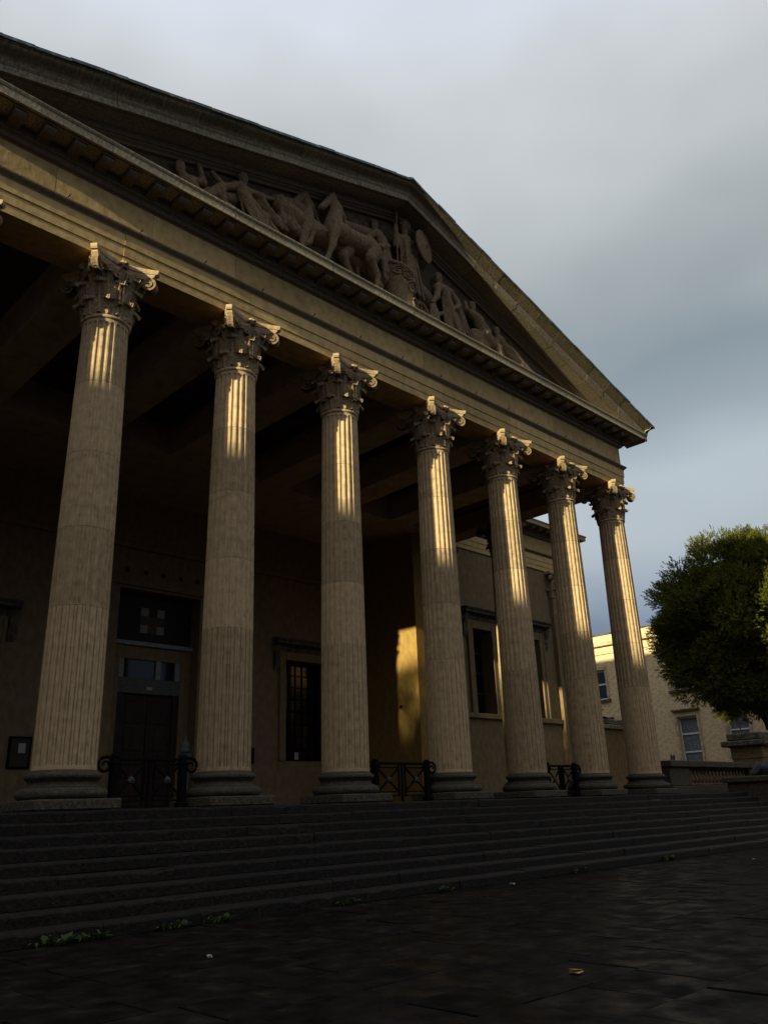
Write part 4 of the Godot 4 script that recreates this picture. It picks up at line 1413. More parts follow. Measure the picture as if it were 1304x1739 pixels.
	mb.tube([P(-0.030, 5.09, z + 0.075), P(-0.0295, 5.115, z + 0.075), P(-0.029, 5.175, z + 0.075)], 0.017 * S, 6, 0.002 * S)
	part(g, "spear", mb.mesh(), M.relief)
	var sh := MB.new()
	var sp := PackedVector3Array()
	for j in 8:
		var q := j / 7.0
		for i in 32:
			var t := TAU * i / 32.0
			var rr := [0.0, 0.02, 0.03, 0.05, 0.10, 0.135, 0.142, 0.160][j] as float
			var dz := [0.045, 0.040, 0.028, 0.026, 0.018, 0.010, 0.018, 0.010][j] as float
			sp.append(Vector3(cos(t) * rr, sin(t) * rr, dz) * S)
	for i in 32:
		sp.append(Vector3(cos(TAU * i / 32.0) * 0.158, sin(TAU * i / 32.0) * 0.158, -0.012) * S)
	for i in 32:
		sp.append(Vector3(0, 0, -0.012) * S)
	sh.grid(sp, 10, 32, true, true)
	part(g, "shield", sh.mesh(), M.relief, Transform3D(Basis(Vector3.UP, 0.3), P(0.295, 4.895, z + 0.10)))
	# chariot: a curved front panel with scrolls, rim, wheel
	var car := MB.new()
	var pan := PackedVector3Array()
	for j in 12:
		var q := j / 11.0
		for i in 12:
			var t := lerpf(-0.5, 1.75, i / 11.0)
			var rad := 0.15 + 0.02 * q
			var top := 4.58 - 0.10 * pow(clampf((i - 2) / 9.0, 0.0, 1.0), 1.4)
			pan.append(P(0.06 - cos(t) * rad, lerpf(4.07, top, q), z + 0.0 + sin(t) * 0.13))
	car.grid(pan, 12, 12, false)
	var rim := []
	for i in 12:
		rim.append(pan[11 * 12 + i])
	car.tube(rim, 0.02 * S, 8)
	car.tube([P(-0.085, 4.56, z - 0.05), P(-0.10, 4.60, z - 0.05), P(-0.075, 4.615, z - 0.05), P(-0.06, 4.59, z - 0.05)], 0.018 * S, 6)
	part(g, "chariot", car.mesh(), M.relief)
	var sc := MB.new()
	for q in [[-0.05, 4.47, 0.055, 1.0], [0.03, 4.45, 0.06, -1.0], [0.09, 4.33, 0.075, 1.0], [0.12, 4.19, 0.06, -1.0]]:
		var pts := []
		for i in 22:
			var t := i / 21.0
			var an: float = t * 10.5 * q[3]
			var rr: float = q[2] * (1.0 - 0.8 * t)
			var x: float = q[0] + cos(an) * rr
			var u := clampf((0.06 - x) / 0.165, -1.0, 1.0)
			pts.append(P(x, q[1] + sin(an) * rr, z + sqrt(1.0 - u * u) * 0.13 + 0.004))
		sc.tube(pts, 0.011 * S, 6, 0.006 * S)
	part(g, "chariot_scrollwork", sc.mesh(), M.relief)
	var wh := MB.new()
	var ring := []
	for i in 25:
		ring.append(P(0.25 + cos(TAU * i / 24.0) * 0.085, 4.16 + sin(TAU * i / 24.0) * 0.11, z + 0.07))
	wh.tube(ring, 0.014 * S, 8)
	for i in 8:
		wh.tube([P(0.25, 4.16, z + 0.07), ring[i * 3]], 0.007 * S, 6)
	wh.box(P(0.25, 4.16, z + 0.06), Vector3(0.05, 0.05, 0.08) * S, 0.03)
	part(g, "chariot_wheel", wh.mesh(), M.relief)
	# walking woman looking back, arm stretched to the chariot
	a = head(0.565, 4.73, z + 0.02, -1.0, 0.047)
	a.append_array([[0.575, 4.68, z + 0.02, 0.60, 4.63, z + 0.02, 0.03, 0.036], [0.55, 4.61, z + 0.02, 0.72, 4.63, z + 0.02, 0.045, 0.045], [0.64, 4.60, z + 0.03, 0.66, 4.47, z + 0.03, 0.06, 0.048], [0.66, 4.46, z + 0.02, 0.76, 4.15, z + 0.0, 0.052, 0.058], [0.55, 4.61, z + 0.03, 0.49, 4.46, z + 0.06, 0.034, 0.028], [0.49, 4.46, z + 0.06, 0.42, 4.37, z + 0.06, 0.028, 0.02], [0.73, 4.63, z + 0.02, 0.82, 4.52, z + 0.04, 0.036, 0.03], [0.82, 4.52, z + 0.04, 0.74, 4.43, z + 0.08, 0.028, 0.022]])
	a.append_array(folds(0.66, 4.50, 0.80, 4.08, 0.06, 0.19, z + 0.045, 15, 0.010, 7))
	a.append_array(folds(0.80, 4.62, 0.95, 4.25, 0.035, 0.06, z + 0.025, 6, 0.012, 8))
	add.call("striding_woman", a)
	# child at her side reaching up
	a = head(0.44, 4.32, z + 0.05, 1.0, 0.036)
	a.append_array([[0.44, 4.28, z + 0.05, 0.45, 4.14, z + 0.05, 0.045, 0.055], [0.45, 4.14, z + 0.05, 0.44, 4.06, z + 0.05, 0.04, 0.03], [0.46, 4.25, z + 0.06, 0.55, 4.30, z + 0.07, 0.024, 0.018], [0.42, 4.25, z + 0.05, 0.36, 4.16, z + 0.06, 0.024, 0.018]])
	add.call("child", a)
	# seated woman with folded cloth over her knees
	a = head(1.055, 4.63, z + 0.02, -1.0, 0.046)
	a.append_array([[1.06, 4.58, z + 0.02, 1.08, 4.54, z + 0.02, 0.028, 0.034], [1.03, 4.52, z + 0.02, 1.17, 4.52, z + 0.02, 0.042, 0.042], [1.11, 4.50, z + 0.03, 1.18, 4.37, z + 0.03, 0.056, 0.046], [1.03, 4.52, z + 0.02, 0.95, 4.53, z + 0.04, 0.034, 0.028], [0.95, 4.53, z + 0.04, 0.93, 4.61, z + 0.04, 0.026, 0.018], [1.18, 4.51, z + 0.02, 1.26, 4.40, z + 0.05, 0.034, 0.028], [1.26, 4.40, z + 0.05, 1.18, 4.34, z + 0.09, 0.026, 0.02], [1.20, 4.34, z + 0.03, 1.40, 4.28, z + 0.03, 0.07, 0.055], [1.40, 4.28, z + 0.03, 1.47, 4.08, z + 0.03, 0.052, 0.04], [1.08, 4.30, z, 1.10, 4.10, z, 0.08, 0.09]])
	a.append_array(folds(1.16, 4.32, 1.22, 4.06, 0.06, 0.17, z + 0.05, 14, 0.0095, 9))
	a.append_array(folds(1.38, 4.33, 1.45, 4.08, 0.03, 0.06, z + 0.06, 4, 0.013, 10))
	add.call("seated_woman", a)
	# last figure: half reclining, drapery trailing into the corner
	a = head(1.455, 4.52, z + 0.0, -1.0, 0.042)
	a.append_array([[1.465, 4.47, z, 1.49, 4.42, z, 0.028, 0.05], [1.49, 4.42, z, 1.59, 4.31, z, 0.055, 0.046], [1.60, 4.30, z, 1.78, 4.20, z + 0.01, 0.055, 0.048], [1.78, 4.20, z + 0.02, 2.00, 4.12, z + 0.02, 0.055, 0.03], [1.53, 4.42, z, 1.62, 4.34, z + 0.04, 0.03, 0.024], [1.62, 4.34, z + 0.04, 1.72, 4.33, z + 0.05, 0.024, 0.018], [1.46, 4.41, z, 1.40, 4.34, z + 0.03, 0.03, 0.022]])
	a.append_array(folds(1.58, 4.36, 1.98, 4.15, 0.05, 0.13, z + 0.045, 13, 0.010, 11))
	a.append_array(folds(1.70, 4.22, 2.15, 4.09, 0.05, 0.09, z + 0.035, 8, 0.010, 12))
	add.call("trailing_figure", a)


func horse(add: Callable, x: float, dy: float, z: float) -> void:
	var y := 4.0 + dy
	var b := [[x - 0.03, y + 0.52, z, x + 0.26, y + 0.55, z, 0.102, 0.106], [x - 0.12, y + 0.53, z, x - 0.03, y + 0.53, z, 0.10, 0.11], [x + 0.26, y + 0.55, z, x + 0.30, y + 0.50, z, 0.11, 0.10],
		[x - 0.12, y + 0.58, z, x - 0.10, y + 0.76, z, 0.095, 0.060], [x - 0.10, y + 0.76, z, x - 0.14, y + 0.85, z, 0.058, 0.045],
		[x - 0.14, y + 0.85, z, x - 0.25, y + 0.70, z + 0.01, 0.048, 0.028], [x - 0.23, y + 0.72, z + 0.01, x - 0.27, y + 0.675, z + 0.01, 0.030, 0.026], [x - 0.13, y + 0.88, z + 0.02, x - 0.125, y + 0.925, z + 0.02, 0.016, 0.006], [x - 0.13, y + 0.88, z - 0.03, x - 0.12, y + 0.92, z - 0.03, 0.016, 0.006],
		[x - 0.075, y + 0.86, z, x - 0.045, y + 0.79, z + 0.01, 0.016, 0.022], [x - 0.045, y + 0.79, z, x - 0.01, y + 0.72, z + 0.01, 0.02, 0.024], [x - 0.02, y + 0.72, z, x + 0.02, y + 0.65, z + 0.01, 0.02, 0.02],
		[x - 0.15, y + 0.48, z + 0.04, x - 0.18, y + 0.32, z + 0.05, 0.055, 0.034], [x - 0.18, y + 0.32, z + 0.05, x - 0.24, y + 0.16, z + 0.05, 0.030, 0.022], [x - 0.24, y + 0.16, z + 0.05, x - 0.26, y + 0.12, z + 0.05, 0.026, 0.028],
		[x - 0.16, y + 0.50, z - 0.03, x - 0.32, y + 0.44, z - 0.02, 0.052, 0.034], [x - 0.32, y + 0.44, z - 0.02, x - 0.36, y + 0.30, z - 0.02, 0.030, 0.021], [x - 0.36, y + 0.30, z - 0.02, x - 0.39, y + 0.27, z - 0.02, 0.026, 0.026],
		[x + 0.30, y + 0.50, z + 0.04, x + 0.24, y + 0.40, z + 0.06, 0.085, 0.05], [x + 0.24, y + 0.40, z + 0.06, x + 0.33, y + 0.27, z + 0.05, 0.042, 0.030], [x + 0.33, y + 0.27, z + 0.05, x + 0.31, y + 0.10, z + 0.05, 0.026, 0.022], [x + 0.31, y + 0.10, z + 0.05, x + 0.28, y + 0.07, z + 0.05, 0.026, 0.028],
		[x + 0.32, y + 0.48, z - 0.03, x + 0.34, y + 0.36, z - 0.03, 0.08, 0.045], [x + 0.34, y + 0.36, z - 0.03, x + 0.44, y + 0.26, z - 0.03, 0.04, 0.028], [x + 0.44, y + 0.26, z - 0.03, x + 0.42, y + 0.08, z - 0.03, 0.025, 0.024],
		[x + 0.36, y + 0.57, z, x + 0.45, y + 0.50, z, 0.028, 0.026], [x + 0.45, y + 0.50, z, x + 0.47, y + 0.34, z, 0.03, 0.016]]
	for q in b:
		q[6] *= 0.88
		q[7] *= 0.88
	add.call("horse", b, 0.0095, 0.007)


# ---------------------------------------------------------------- around the hall
func far(z10: float, y10: float, x: float) -> Vector3:
	# the house across stands 17 spacings from the viewer along x
	var k := (12.5 + 4.5207) / 14.5207
	return P(x, -0.0264 + (y10 + 0.0264) * k, 4.4446 + (z10 - 4.4446) * k)


func surroundings() -> void:
	# --- town house beyond the right end
	var h := node(self, "town_house")
	tag(h, "pale ochre stone house with white sash windows behind the dark tree", "building")
	var X := 12.5
	var add_box := func(parent: Node3D, called: String, mat: Material, z0: float, z1: float, y0: float, y1: float, xa: float, xb: float, bev := 0.01) -> MeshInstance3D:
		var a := far(z0, y0, xa)
		var b := far(z1, y1, xb)
		var mb := MB.new()
		mb.box((a + b) * 0.5, (b - a).abs(), bev)
		return part(parent, called, mb.mesh(), mat)
	var zc := [-4.31, -3.48, -2.58, -1.68, -0.78, 0.12, 1.02]
	var op := []
	for z in zc:
		op.append([z - 0.185, z + 0.185])
	var edges := [-6.2]
	for o in op:
		edges.append(o[0]); edges.append(o[1])
	edges.append(2.6)
	var rows := [[0.42, 1.36], [1.84, 2.41]]
	for i in edges.size() - 1:
		if i % 2 == 0:
			add_box.call(h, "wall_pier", M.house, edges[i], edges[i + 1], -1.2, 2.70, X, X + 0.15, 0.0)
		else:
			add_box.call(h, "wall_apron", M.house, edges[i], edges[i + 1], -1.2, rows[0][0], X, X + 0.15, 0.0)
			add_box.call(h, "wall_spandrel", M.house, edges[i], edges[i + 1], rows[0][1], rows[1][0], X, X + 0.15, 0.0)
			add_box.call(h, "wall_head", M.house, edges[i], edges[i + 1], rows[1][1], 2.70, X, X + 0.15, 0.0)
	add_box.call(h, "string_course", M.house_trim, -6.2, 2.6, 2.705, 2.74, X - 0.03, X + 0.15)
	add_box.call(h, "frieze", M.house, -6.2, 2.6, 2.742, 2.86, X - 0.005, X + 0.15)
	add_box.call(h, "cornice", M.house_trim, -6.25, 2.65, 2.862, 2.93, X - 0.12, X + 0.15, 0.03)
	add_box.call(h, "parapet", M.house, -6.2, 2.6, 2.932, 3.08, X - 0.01, X + 0.15)
	var zz := -6.22
	var r := RandomNumberGenerator.new()
	r.seed = 6
	while zz < 2.6:
		var l := r.randf_range(0.28, 0.45)
		add_box.call(h, "coping_stone", M.hood, zz + 0.004, zz + l - 0.004, 3.082, 3.115 + r.randf_range(-0.006, 0.006), X - 0.03, X + 0.16, 0.02)
		zz += l
	add_box.call(h, "rear_block", M.house, -6.2, 2.6, -1.2, 2.9, X + 0.16, X + 3.0, 0.0)
	for z in zc:
		for rr in 2:
			var w := node(h, "window")
			var y0: float = rows[rr][0]
			var y1: float = rows[rr][1]
			var z0: float = z - 0.185
			var z1: float = z + 0.185
			add_box.call(w, "pane", M.glass if rr == 1 else M.blind, z0, z1, y0, y1, X + 0.10, X + 0.11, 0.0)
			for q in [[z0, z0 + 0.018], [z1 - 0.018, z1]]:
				add_box.call(w, "sash_stile", M.white, q[0], q[1], y0, y1, X + 0.075, X + 0.10)
			var n := 3 if rr == 0 else 2
			for i in n + 1:
				var y := lerpf(y0, y1, float(i) / n)
				if i == n:
					y = y1 - 0.03
				add_box.call(w, "sash_rail", M.white, z0 + 0.018, z1 - 0.018, y, y + 0.028, X + 0.078, X + 0.101)
			for q in [[z0 - 0.05, z0 - 0.002], [z1 + 0.002, z1 + 0.05]]:
				add_box.call(w, "surround", M.house_trim, q[0], q[1], y0, y1 + 0.06, X - 0.02, X + 0.01)
			add_box.call(w, "lintel", M.house_trim, z0 - 0.002, z1 + 0.002, y1 + 0.002, y1 + 0.06, X - 0.018, X + 0.01)
			add_box.call(w, "sill", M.hood, z0 - 0.07, z1 + 0.07, y0 - 0.05, y0 - 0.002, X - 0.06, X + 0.1)
			if rr == 0:
				add_box.call(w, "hood", M.hood, z0 - 0.08, z1 + 0.08, y1 + 0.10, y1 + 0.13, X - 0.08, X + 0.01)
	# --- low wall joining the wing
	var lw := node(self, "garden_wall")
	tag(lw, "low stone wall with a dark coping beside the wing of the hall", "wall")
	slab(lw, "wall_face", M.wing, Vector3(6.602, -YO, -2.75), Vector3(8.35, 1.03, -2.58), 0.01)
	for i in 4:
		slab(lw, "coping", M.hood, Vector3(6.603 + i * 0.44, 1.032, -2.79), Vector3(6.603 + i * 0.44 + 0.437, 1.10, -2.52), 0.03)
		slab(lw, "coping_upper", M.hood, Vector3(6.603 + i * 0.44, 1.102, -2.77), Vector3(6.603 + i * 0.44 + 0.437, 1.19, -2.55), 0.05)
	var vent := node(self, "roof_ventilator", Transform3D(Basis(), P(7.25, 1.19, -2.66)))
	tag(vent, "small dark metal ventilator standing on the low wall's coping", "ventilator")
	var vm := MB.new()
	vm.lathe([[0.0, 0.0], [0.30, 0.0], [0.34, 0.03], [0.33, 0.08], [0.24, 0.13], [0.0, 0.16]], 24)
	part(vent, "drum", vm.mesh(), M.iron)
	vm = MB.new()
	vm.tube([Vector3(-0.08, 0.12, 0), Vector3(-0.13, 0.50, 0)], 0.02, 8)
	part(vent, "stem", vm.mesh(), M.iron)
	vm = MB.new()
	vm.lathe([[0.0, 0.50], [0.22, 0.49], [0.23, 0.51], [0.05, 0.55], [0.0, 0.555]], 20)
	part(vent, "cap", vm.mesh(), M.iron, Transform3D(Basis(), Vector3(-0.08, 0.0, 0)))
	# --- balustrade and pier
	var b := node(self, "balustrade")
	tag(b, "dark weathered stone balustrade beyond the last column", "balustrade")
	for i in 6:
		slab(b, "coping", M.base, Vector3(4.70 + i * 0.43, 0.318, -0.52), Vector3(4.70 + i * 0.43 + 0.427, 0.392, -0.29), 0.03)
	slab(b, "plinth", M.base, Vector3(4.72, -YO, -0.5), Vector3(7.27, 0.11, -0.31), 0.02)
	slab(b, "end_block", M.base, Vector3(4.72, 0.112, -0.48), Vector3(5.22, 0.316, -0.33), 0.02)
	slab(b, "end_block", M.base, Vector3(6.90, 0.112, -0.48), Vector3(7.26, 0.316, -0.33), 0.02)
	var bm := MB.new()
	bm.lathe([[0.0, 0.0], [0.13, 0.0], [0.13, 0.06], [0.08, 0.09], [0.07, 0.12], [0.12, 0.2], [0.135, 0.26], [0.11, 0.36], [0.065, 0.48], [0.06, 0.54], [0.085, 0.57], [0.085, 0.60], [0.12, 0.62], [0.12, 0.69], [0.0, 0.69]], 14)
	var bal := bm.mesh()
	for i in 17:
		part(b, "baluster", bal, M.relief, Transform3D(Basis(), P(5.27 + i * 0.0985, 0.112, -0.405)))
	var pier := node(self, "gate_pier")
	tag(pier, "square stone pier with a heavy dark cap at the balustrade's end", "pier")
	slab(pier, "shaft", M.relief, Vector3(7.30, -YO, -0.70), Vector3(7.72, 0.455, -0.28), 0.02)
	slab(pier, "neck", M.relief, Vector3(7.29, 0.457, -0.71), Vector3(7.73, 0.62, -0.27), 0.02)
	slab(pier, "cap", M.hood, Vector3(7.20, 0.622, -0.80), Vector3(7.82, 0.70, -0.18), 0.05)
	slab(pier, "cap_block", M.hood, Vector3(7.27, 0.702, -0.73), Vector3(7.75, 0.80, -0.25), 0.05)
	var ped := node(self, "statue_pedestal")
	tag(ped, "low stone pedestal beside the steps at the picture's edge", "pedestal")
	slab(ped, "die", M.base, Vector3(5.42, -YO, 0.0), Vector3(6.65, 0.12, 0.62), 0.02)
	slab(ped, "cap", M.base, Vector3(5.37, 0.122, -0.04), Vector3(6.70, 0.19, 0.66), 0.04)
	var sb := [[5.91, 0.24, 0.3, 6.38, 0.3, 0.3, 0.09, 0.13], [5.93, 0.3, 0.36, 5.83, 0.215, 0.42, 0.06, 0.035], [5.93, 0.3, 0.22, 5.83, 0.215, 0.16, 0.06, 0.035], [6.28, 0.33, 0.3, 6.43, 0.48, 0.32, 0.13, 0.1], [6.43, 0.48, 0.32, 6.49, 0.6, 0.34, 0.1, 0.09], [5.83, 0.215, 0.42, 6.05, 0.215, 0.46, 0.03, 0.03], [6.45, 0.42, 0.42, 6.53, 0.22, 0.48, 0.05, 0.04]]
	tag(part(self, "bronze_statue", blob(bones(sb), 0.016 * S, 0.018 * S), M.bronze), "dark green bronze sculpture on the low pedestal at the right edge", "statue")
	# --- trees
	tree("yew_tree", "big dense rounded evergreen tree at the right edge", P(9.1, -YO, -0.36), P(8.7, 2.56, -0.68), Vector3(4.6, 6.4, 6.5), 430, 200, 31, 0.26, "leaf")
	# --- across the square to the left, outside the picture: what keeps the sun off the ground
	var t := node(self, "terrace_house")
	tag(t, "tall brick terrace across the square, outside the picture", "building")
	var xo := -22.0
	var ht := 2.05 + 0.187 * 22.0
	slab(t, "wall", M.brick, Vector3(xo - 3.0, -YO, 0.95), Vector3(xo, ht - 0.02, 15.0), 0.0)
	slab(t, "cornice", M.house_trim, Vector3(xo - 0.5, ht - 0.3, 0.9), Vector3(xo + 0.12, ht - 0.2, 15.05), 0.02)
	for i in 11:
		for j in 5:
			slab(t, "window", M.glass, Vector3(xo - 0.02, 0.4 + j * 1.1, 1.5 + i * 1.2), Vector3(xo + 0.01, 1.1 + j * 1.1, 1.9 + i * 1.2), 0.0)
	var t2 := node(self, "lower_house")
	tag(t2, "lower brick house next to the tall terrace, outside the picture", "building")
	slab(t2, "wall", M.brick, Vector3(xo - 3.0, -YO, -5.0), Vector3(xo, 0.75 + 0.187 * 22.0, 0.94), 0.0)
	for i in 4:
		for j in 4:
			slab(t2, "window", M.glass, Vector3(xo - 0.02, 0.4 + j * 1.1, -4.2 + i * 1.2), Vector3(xo + 0.01, 1.1 + j * 1.1, -3.8 + i * 1.2), 0.0)
	var t3 := node(self, "added_terrace")  # added, never in view: blocks low sky light from the risers and portico
	tag(t3, "long brick terrace added unseen behind the viewer to screen low sky light", "building")
	slab(t3, "wall", M.brick, Vector3(-16.0, -YO, 14.0), Vector3(18.0, 4.2, 16.5), 0.0)
	for i in 20:
		for j in 4:
			slab(t3, "window", M.glass, Vector3(-15.0 + i * 1.65, 0.2 + j * 1.0, 13.99), Vector3(-14.5 + i * 1.65, 0.85 + j * 1.0, 14.03), 0.0)
	tree("lime_tree", "thin autumn tree before the lower house, outside the picture", P(-21.0, -YO, -0.9), P(-21.0, 4.9, -0.9), Vector3(7.0, 5.0, 7.0), 200, 34, 33, 0.42, "leaf")


func tree(called: String, label: String, foot: Vector3, mid: Vector3, half: Vector3, clumps: int, per: int, seed_: int, spray: float, leaf: String) -> void:
	var t := node(self, called, Transform3D(Basis(), foot))
	tag(t, label, "tree", "trees")
	var r := RandomNumberGenerator.new()
	r.seed = seed_
	var mb := MB.new()
	var c := mid - foot
	mb.tube([Vector3.ZERO, Vector3(0.05, c.y * 0.3, 0.03), Vector3(c.x * 0.1, c.y * 0.55, c.z * 0.1), Vector3(c.x * 0.6, c.y * 0.85, c.z * 0.6), c + Vector3(0, half.y * 0.5, 0)], 0.42, 10, 0.1)
	part(t, "trunk", mb.mesh(), M.bark)
	# leaf spray: a twig with small leaves
	var lm := MB.new()
	for i in 15:
		var q := i / 14.0
		var b := Basis(Vector3.UP, r.randf() * TAU) * Basis(Vector3.RIGHT, r.randf_range(0.35, 1.25))
		var p := Vector3(r.randf_range(-0.12, 0.12), (q - 0.3) * 0.9, r.randf_range(-0.12, 0.12))
		var l := r.randf_range(0.22, 0.42)
		var w := l * 0.24
		var a0 := p
		var a1 := p + b * Vector3(w, l * 0.45, 0.03)
		var a2 := p + b * Vector3(0, l, 0.0)
		var a3 := p + b * Vector3(-w, l * 0.45, 0.03)
		lm.tri(a0, a1, a2)
		lm.tri(a0, a2, a3)
	var spray_mesh := lm.mesh()
	var limbs := MB.new()
	var lists := [[], [], []]
	for k in clumps:
		var d := Vector3(r.randfn(), r.randfn(), r.randfn()).normalized()
		var rad := pow(r.randf(), 0.36)
		var lump := 0.92 + 0.08 * sin(d.x * 4.0 + d.y * 3.0) + 0.06 * sin(d.z * 7.0 - d.y * 5.0)
		var ctr := c + Vector3(d.x * half.x, d.y * half.y, d.z * half.z) * rad * lump * 0.86
		if k % 3 == 0:
			limbs.tube([c + Vector3(0, -half.y * 0.6 + (ctr.y - c.y) * 0.4, 0), c.lerp(ctr, 0.6) + Vector3(0, 0.2, 0), ctr], 0.14, 5, 0.03)
		var cr := r.randf_range(0.6, 1.15)
		for i in per:
			var e := Vector3(r.randfn(), r.randfn(), r.randfn()).normalized()
			var p := ctr + e * cr * pow(r.randf(), 0.35) * Vector3(1.0, 0.8, 1.0)
			var out := (p - c).normalized() * 0.25 + e * 0.6 + Vector3(0, 0.25, 0) + Vector3(r.randf() - 0.5, r.randf() - 0.5, r.randf() - 0.5) * 0.8
			out = out.normalized()
			var u := out.cross(Vector3(r.randfn(), r.randfn(), r.randfn())).normalized()
			var sc := spray * r.randf_range(0.7, 1.35)
			lists[r.randi() % 3].append(Transform3D(Basis(u, out, u.cross(out)).scaled(Vector3.ONE * sc), p))
	part(t, "limbs", limbs.mesh(), M.bark)
	var crown := node(t, "crown")
	for k in 3:
		var mm := MultiMesh.new()
		mm.transform_format = MultiMesh.TRANSFORM_3D
		mm.mesh = spray_mesh
		mm.instance_count = lists[k].size()
		for i in lists[k].size():
			mm.set_instance_transform(i, lists[k][i])
		var mi := MultiMeshInstance3D.new()
		mi.name = "foliage"
		mi.multimesh = mm
		mi.material_override = M[leaf + str(k)]
		mi.set_meta("kind", "stuff")
		crown.add_child(mi, true)


# ---------------------------------------------------------------- ironwork, notices
func barrier(x: float, half: float, label: String) -> void:
	var b := node(self, "iron_barrier", Transform3D(Basis(), P(x, FLOOR, 0.0)))
	tag(b, label, "barrier", "iron barriers between the columns")
	var h := 0.276 * S
	var w := half * S
	for sx in [-1.0, 1.0]:
		var mb := MB.new()
		mb.box(Vector3(sx * w, h * 0.5, 0), Vector3(0.15, h, 0.15), 0.02)
		mb.box(Vector3(sx * w, 0.05, 0), Vector3(0.21, 0.1, 0.21), 0.02)
		mb.box(Vector3(sx * w, h - 0.10, 0), Vector3(0.20, 0.05, 0.20), 0.015)
		part(b, "post", mb.mesh(), M.iron)
		mb = MB.new()
		mb.lathe([[0.0, h - 0.005], [0.085, h - 0.005], [0.09, h + 0.02], [0.06, h + 0.06], [0.0, h + 0.075]], 14)
		part(b, "finial", mb.mesh(), M.iron, Transform3D(Basis(), Vector3(sx * w, 0, 0)))
		var pts := []
		for i in 26:
			var q := i / 25.0
			var a := PI * 0.6 - q * 8.4
			var rr := 0.155 * (1.0 - 0.72 * q)
			pts.append(Vector3(sx * (w + 0.19 + cos(a) * rr), h - 0.15 + sin(a) * rr, 0))
		pts.push_front(Vector3(sx * (w + 0.06), h - 0.02, 0))
		mb = MB.new()
		mb.tube(pts, 0.032, 8, 0.018)
		part(b, "scroll", mb.mesh(), M.iron)
		# panel with a saltire and a rosette
		var xi := 0.11
		var xo := w - 0.07
		var y0 := 0.235
		var y1 := h - 0.135
		mb = MB.new()
		mb.box(Vector3(sx * xi, (h + 0.08) * 0.5, 0), Vector3(0.045, h - 0.16, 0.05), 0.008)
		part(b, "stile", mb.mesh(), M.iron)
		for k in 2:
			mb = MB.new()
			var p0 := Vector3(sx * xi, y0 if k == 0 else y1, 0.012 * (k * 2 - 1))
			var p1 := Vector3(sx * xo, y1 if k == 0 else y0, 0.012 * (k * 2 - 1))
			mb.tube([p0, p1], 0.024, 6)
			part(b, "cross_bar", mb.mesh(), M.iron)
		part(b, "rosette", rosette_mesh(0.085, 8, 0.05), M.rosette, Transform3D(Basis(), Vector3(sx * (xi + xo) * 0.5, (y0 + y1) * 0.5, 0.03)))
		for q in [[h - 0.135, 0.03], [0.235, 0.03], [0.145, 0.028]]:
			mb = MB.new()
			mb.box(Vector3(sx * (xi + xo) * 0.5, q[0], 0), Vector3(xo - xi + 0.02, q[1], 0.04), 0.006)
			part(b, "rail", mb.mesh(), M.iron)
	var tr := MB.new()
	tr.box(Vector3(0, h - 0.035, 0), Vector3(w * 2.0 - 0.16, 0.06, 0.075), 0.015)
	part(b, "top_rail", tr.mesh(), M.iron)
	tr = MB.new()
	tr.box(Vector3(0, (h - 0.07) * 0.5, 0), Vector3(0.055, h - 0.07, 0.055), 0.01)
	part(b, "centre_post", tr.mesh(), M.iron)


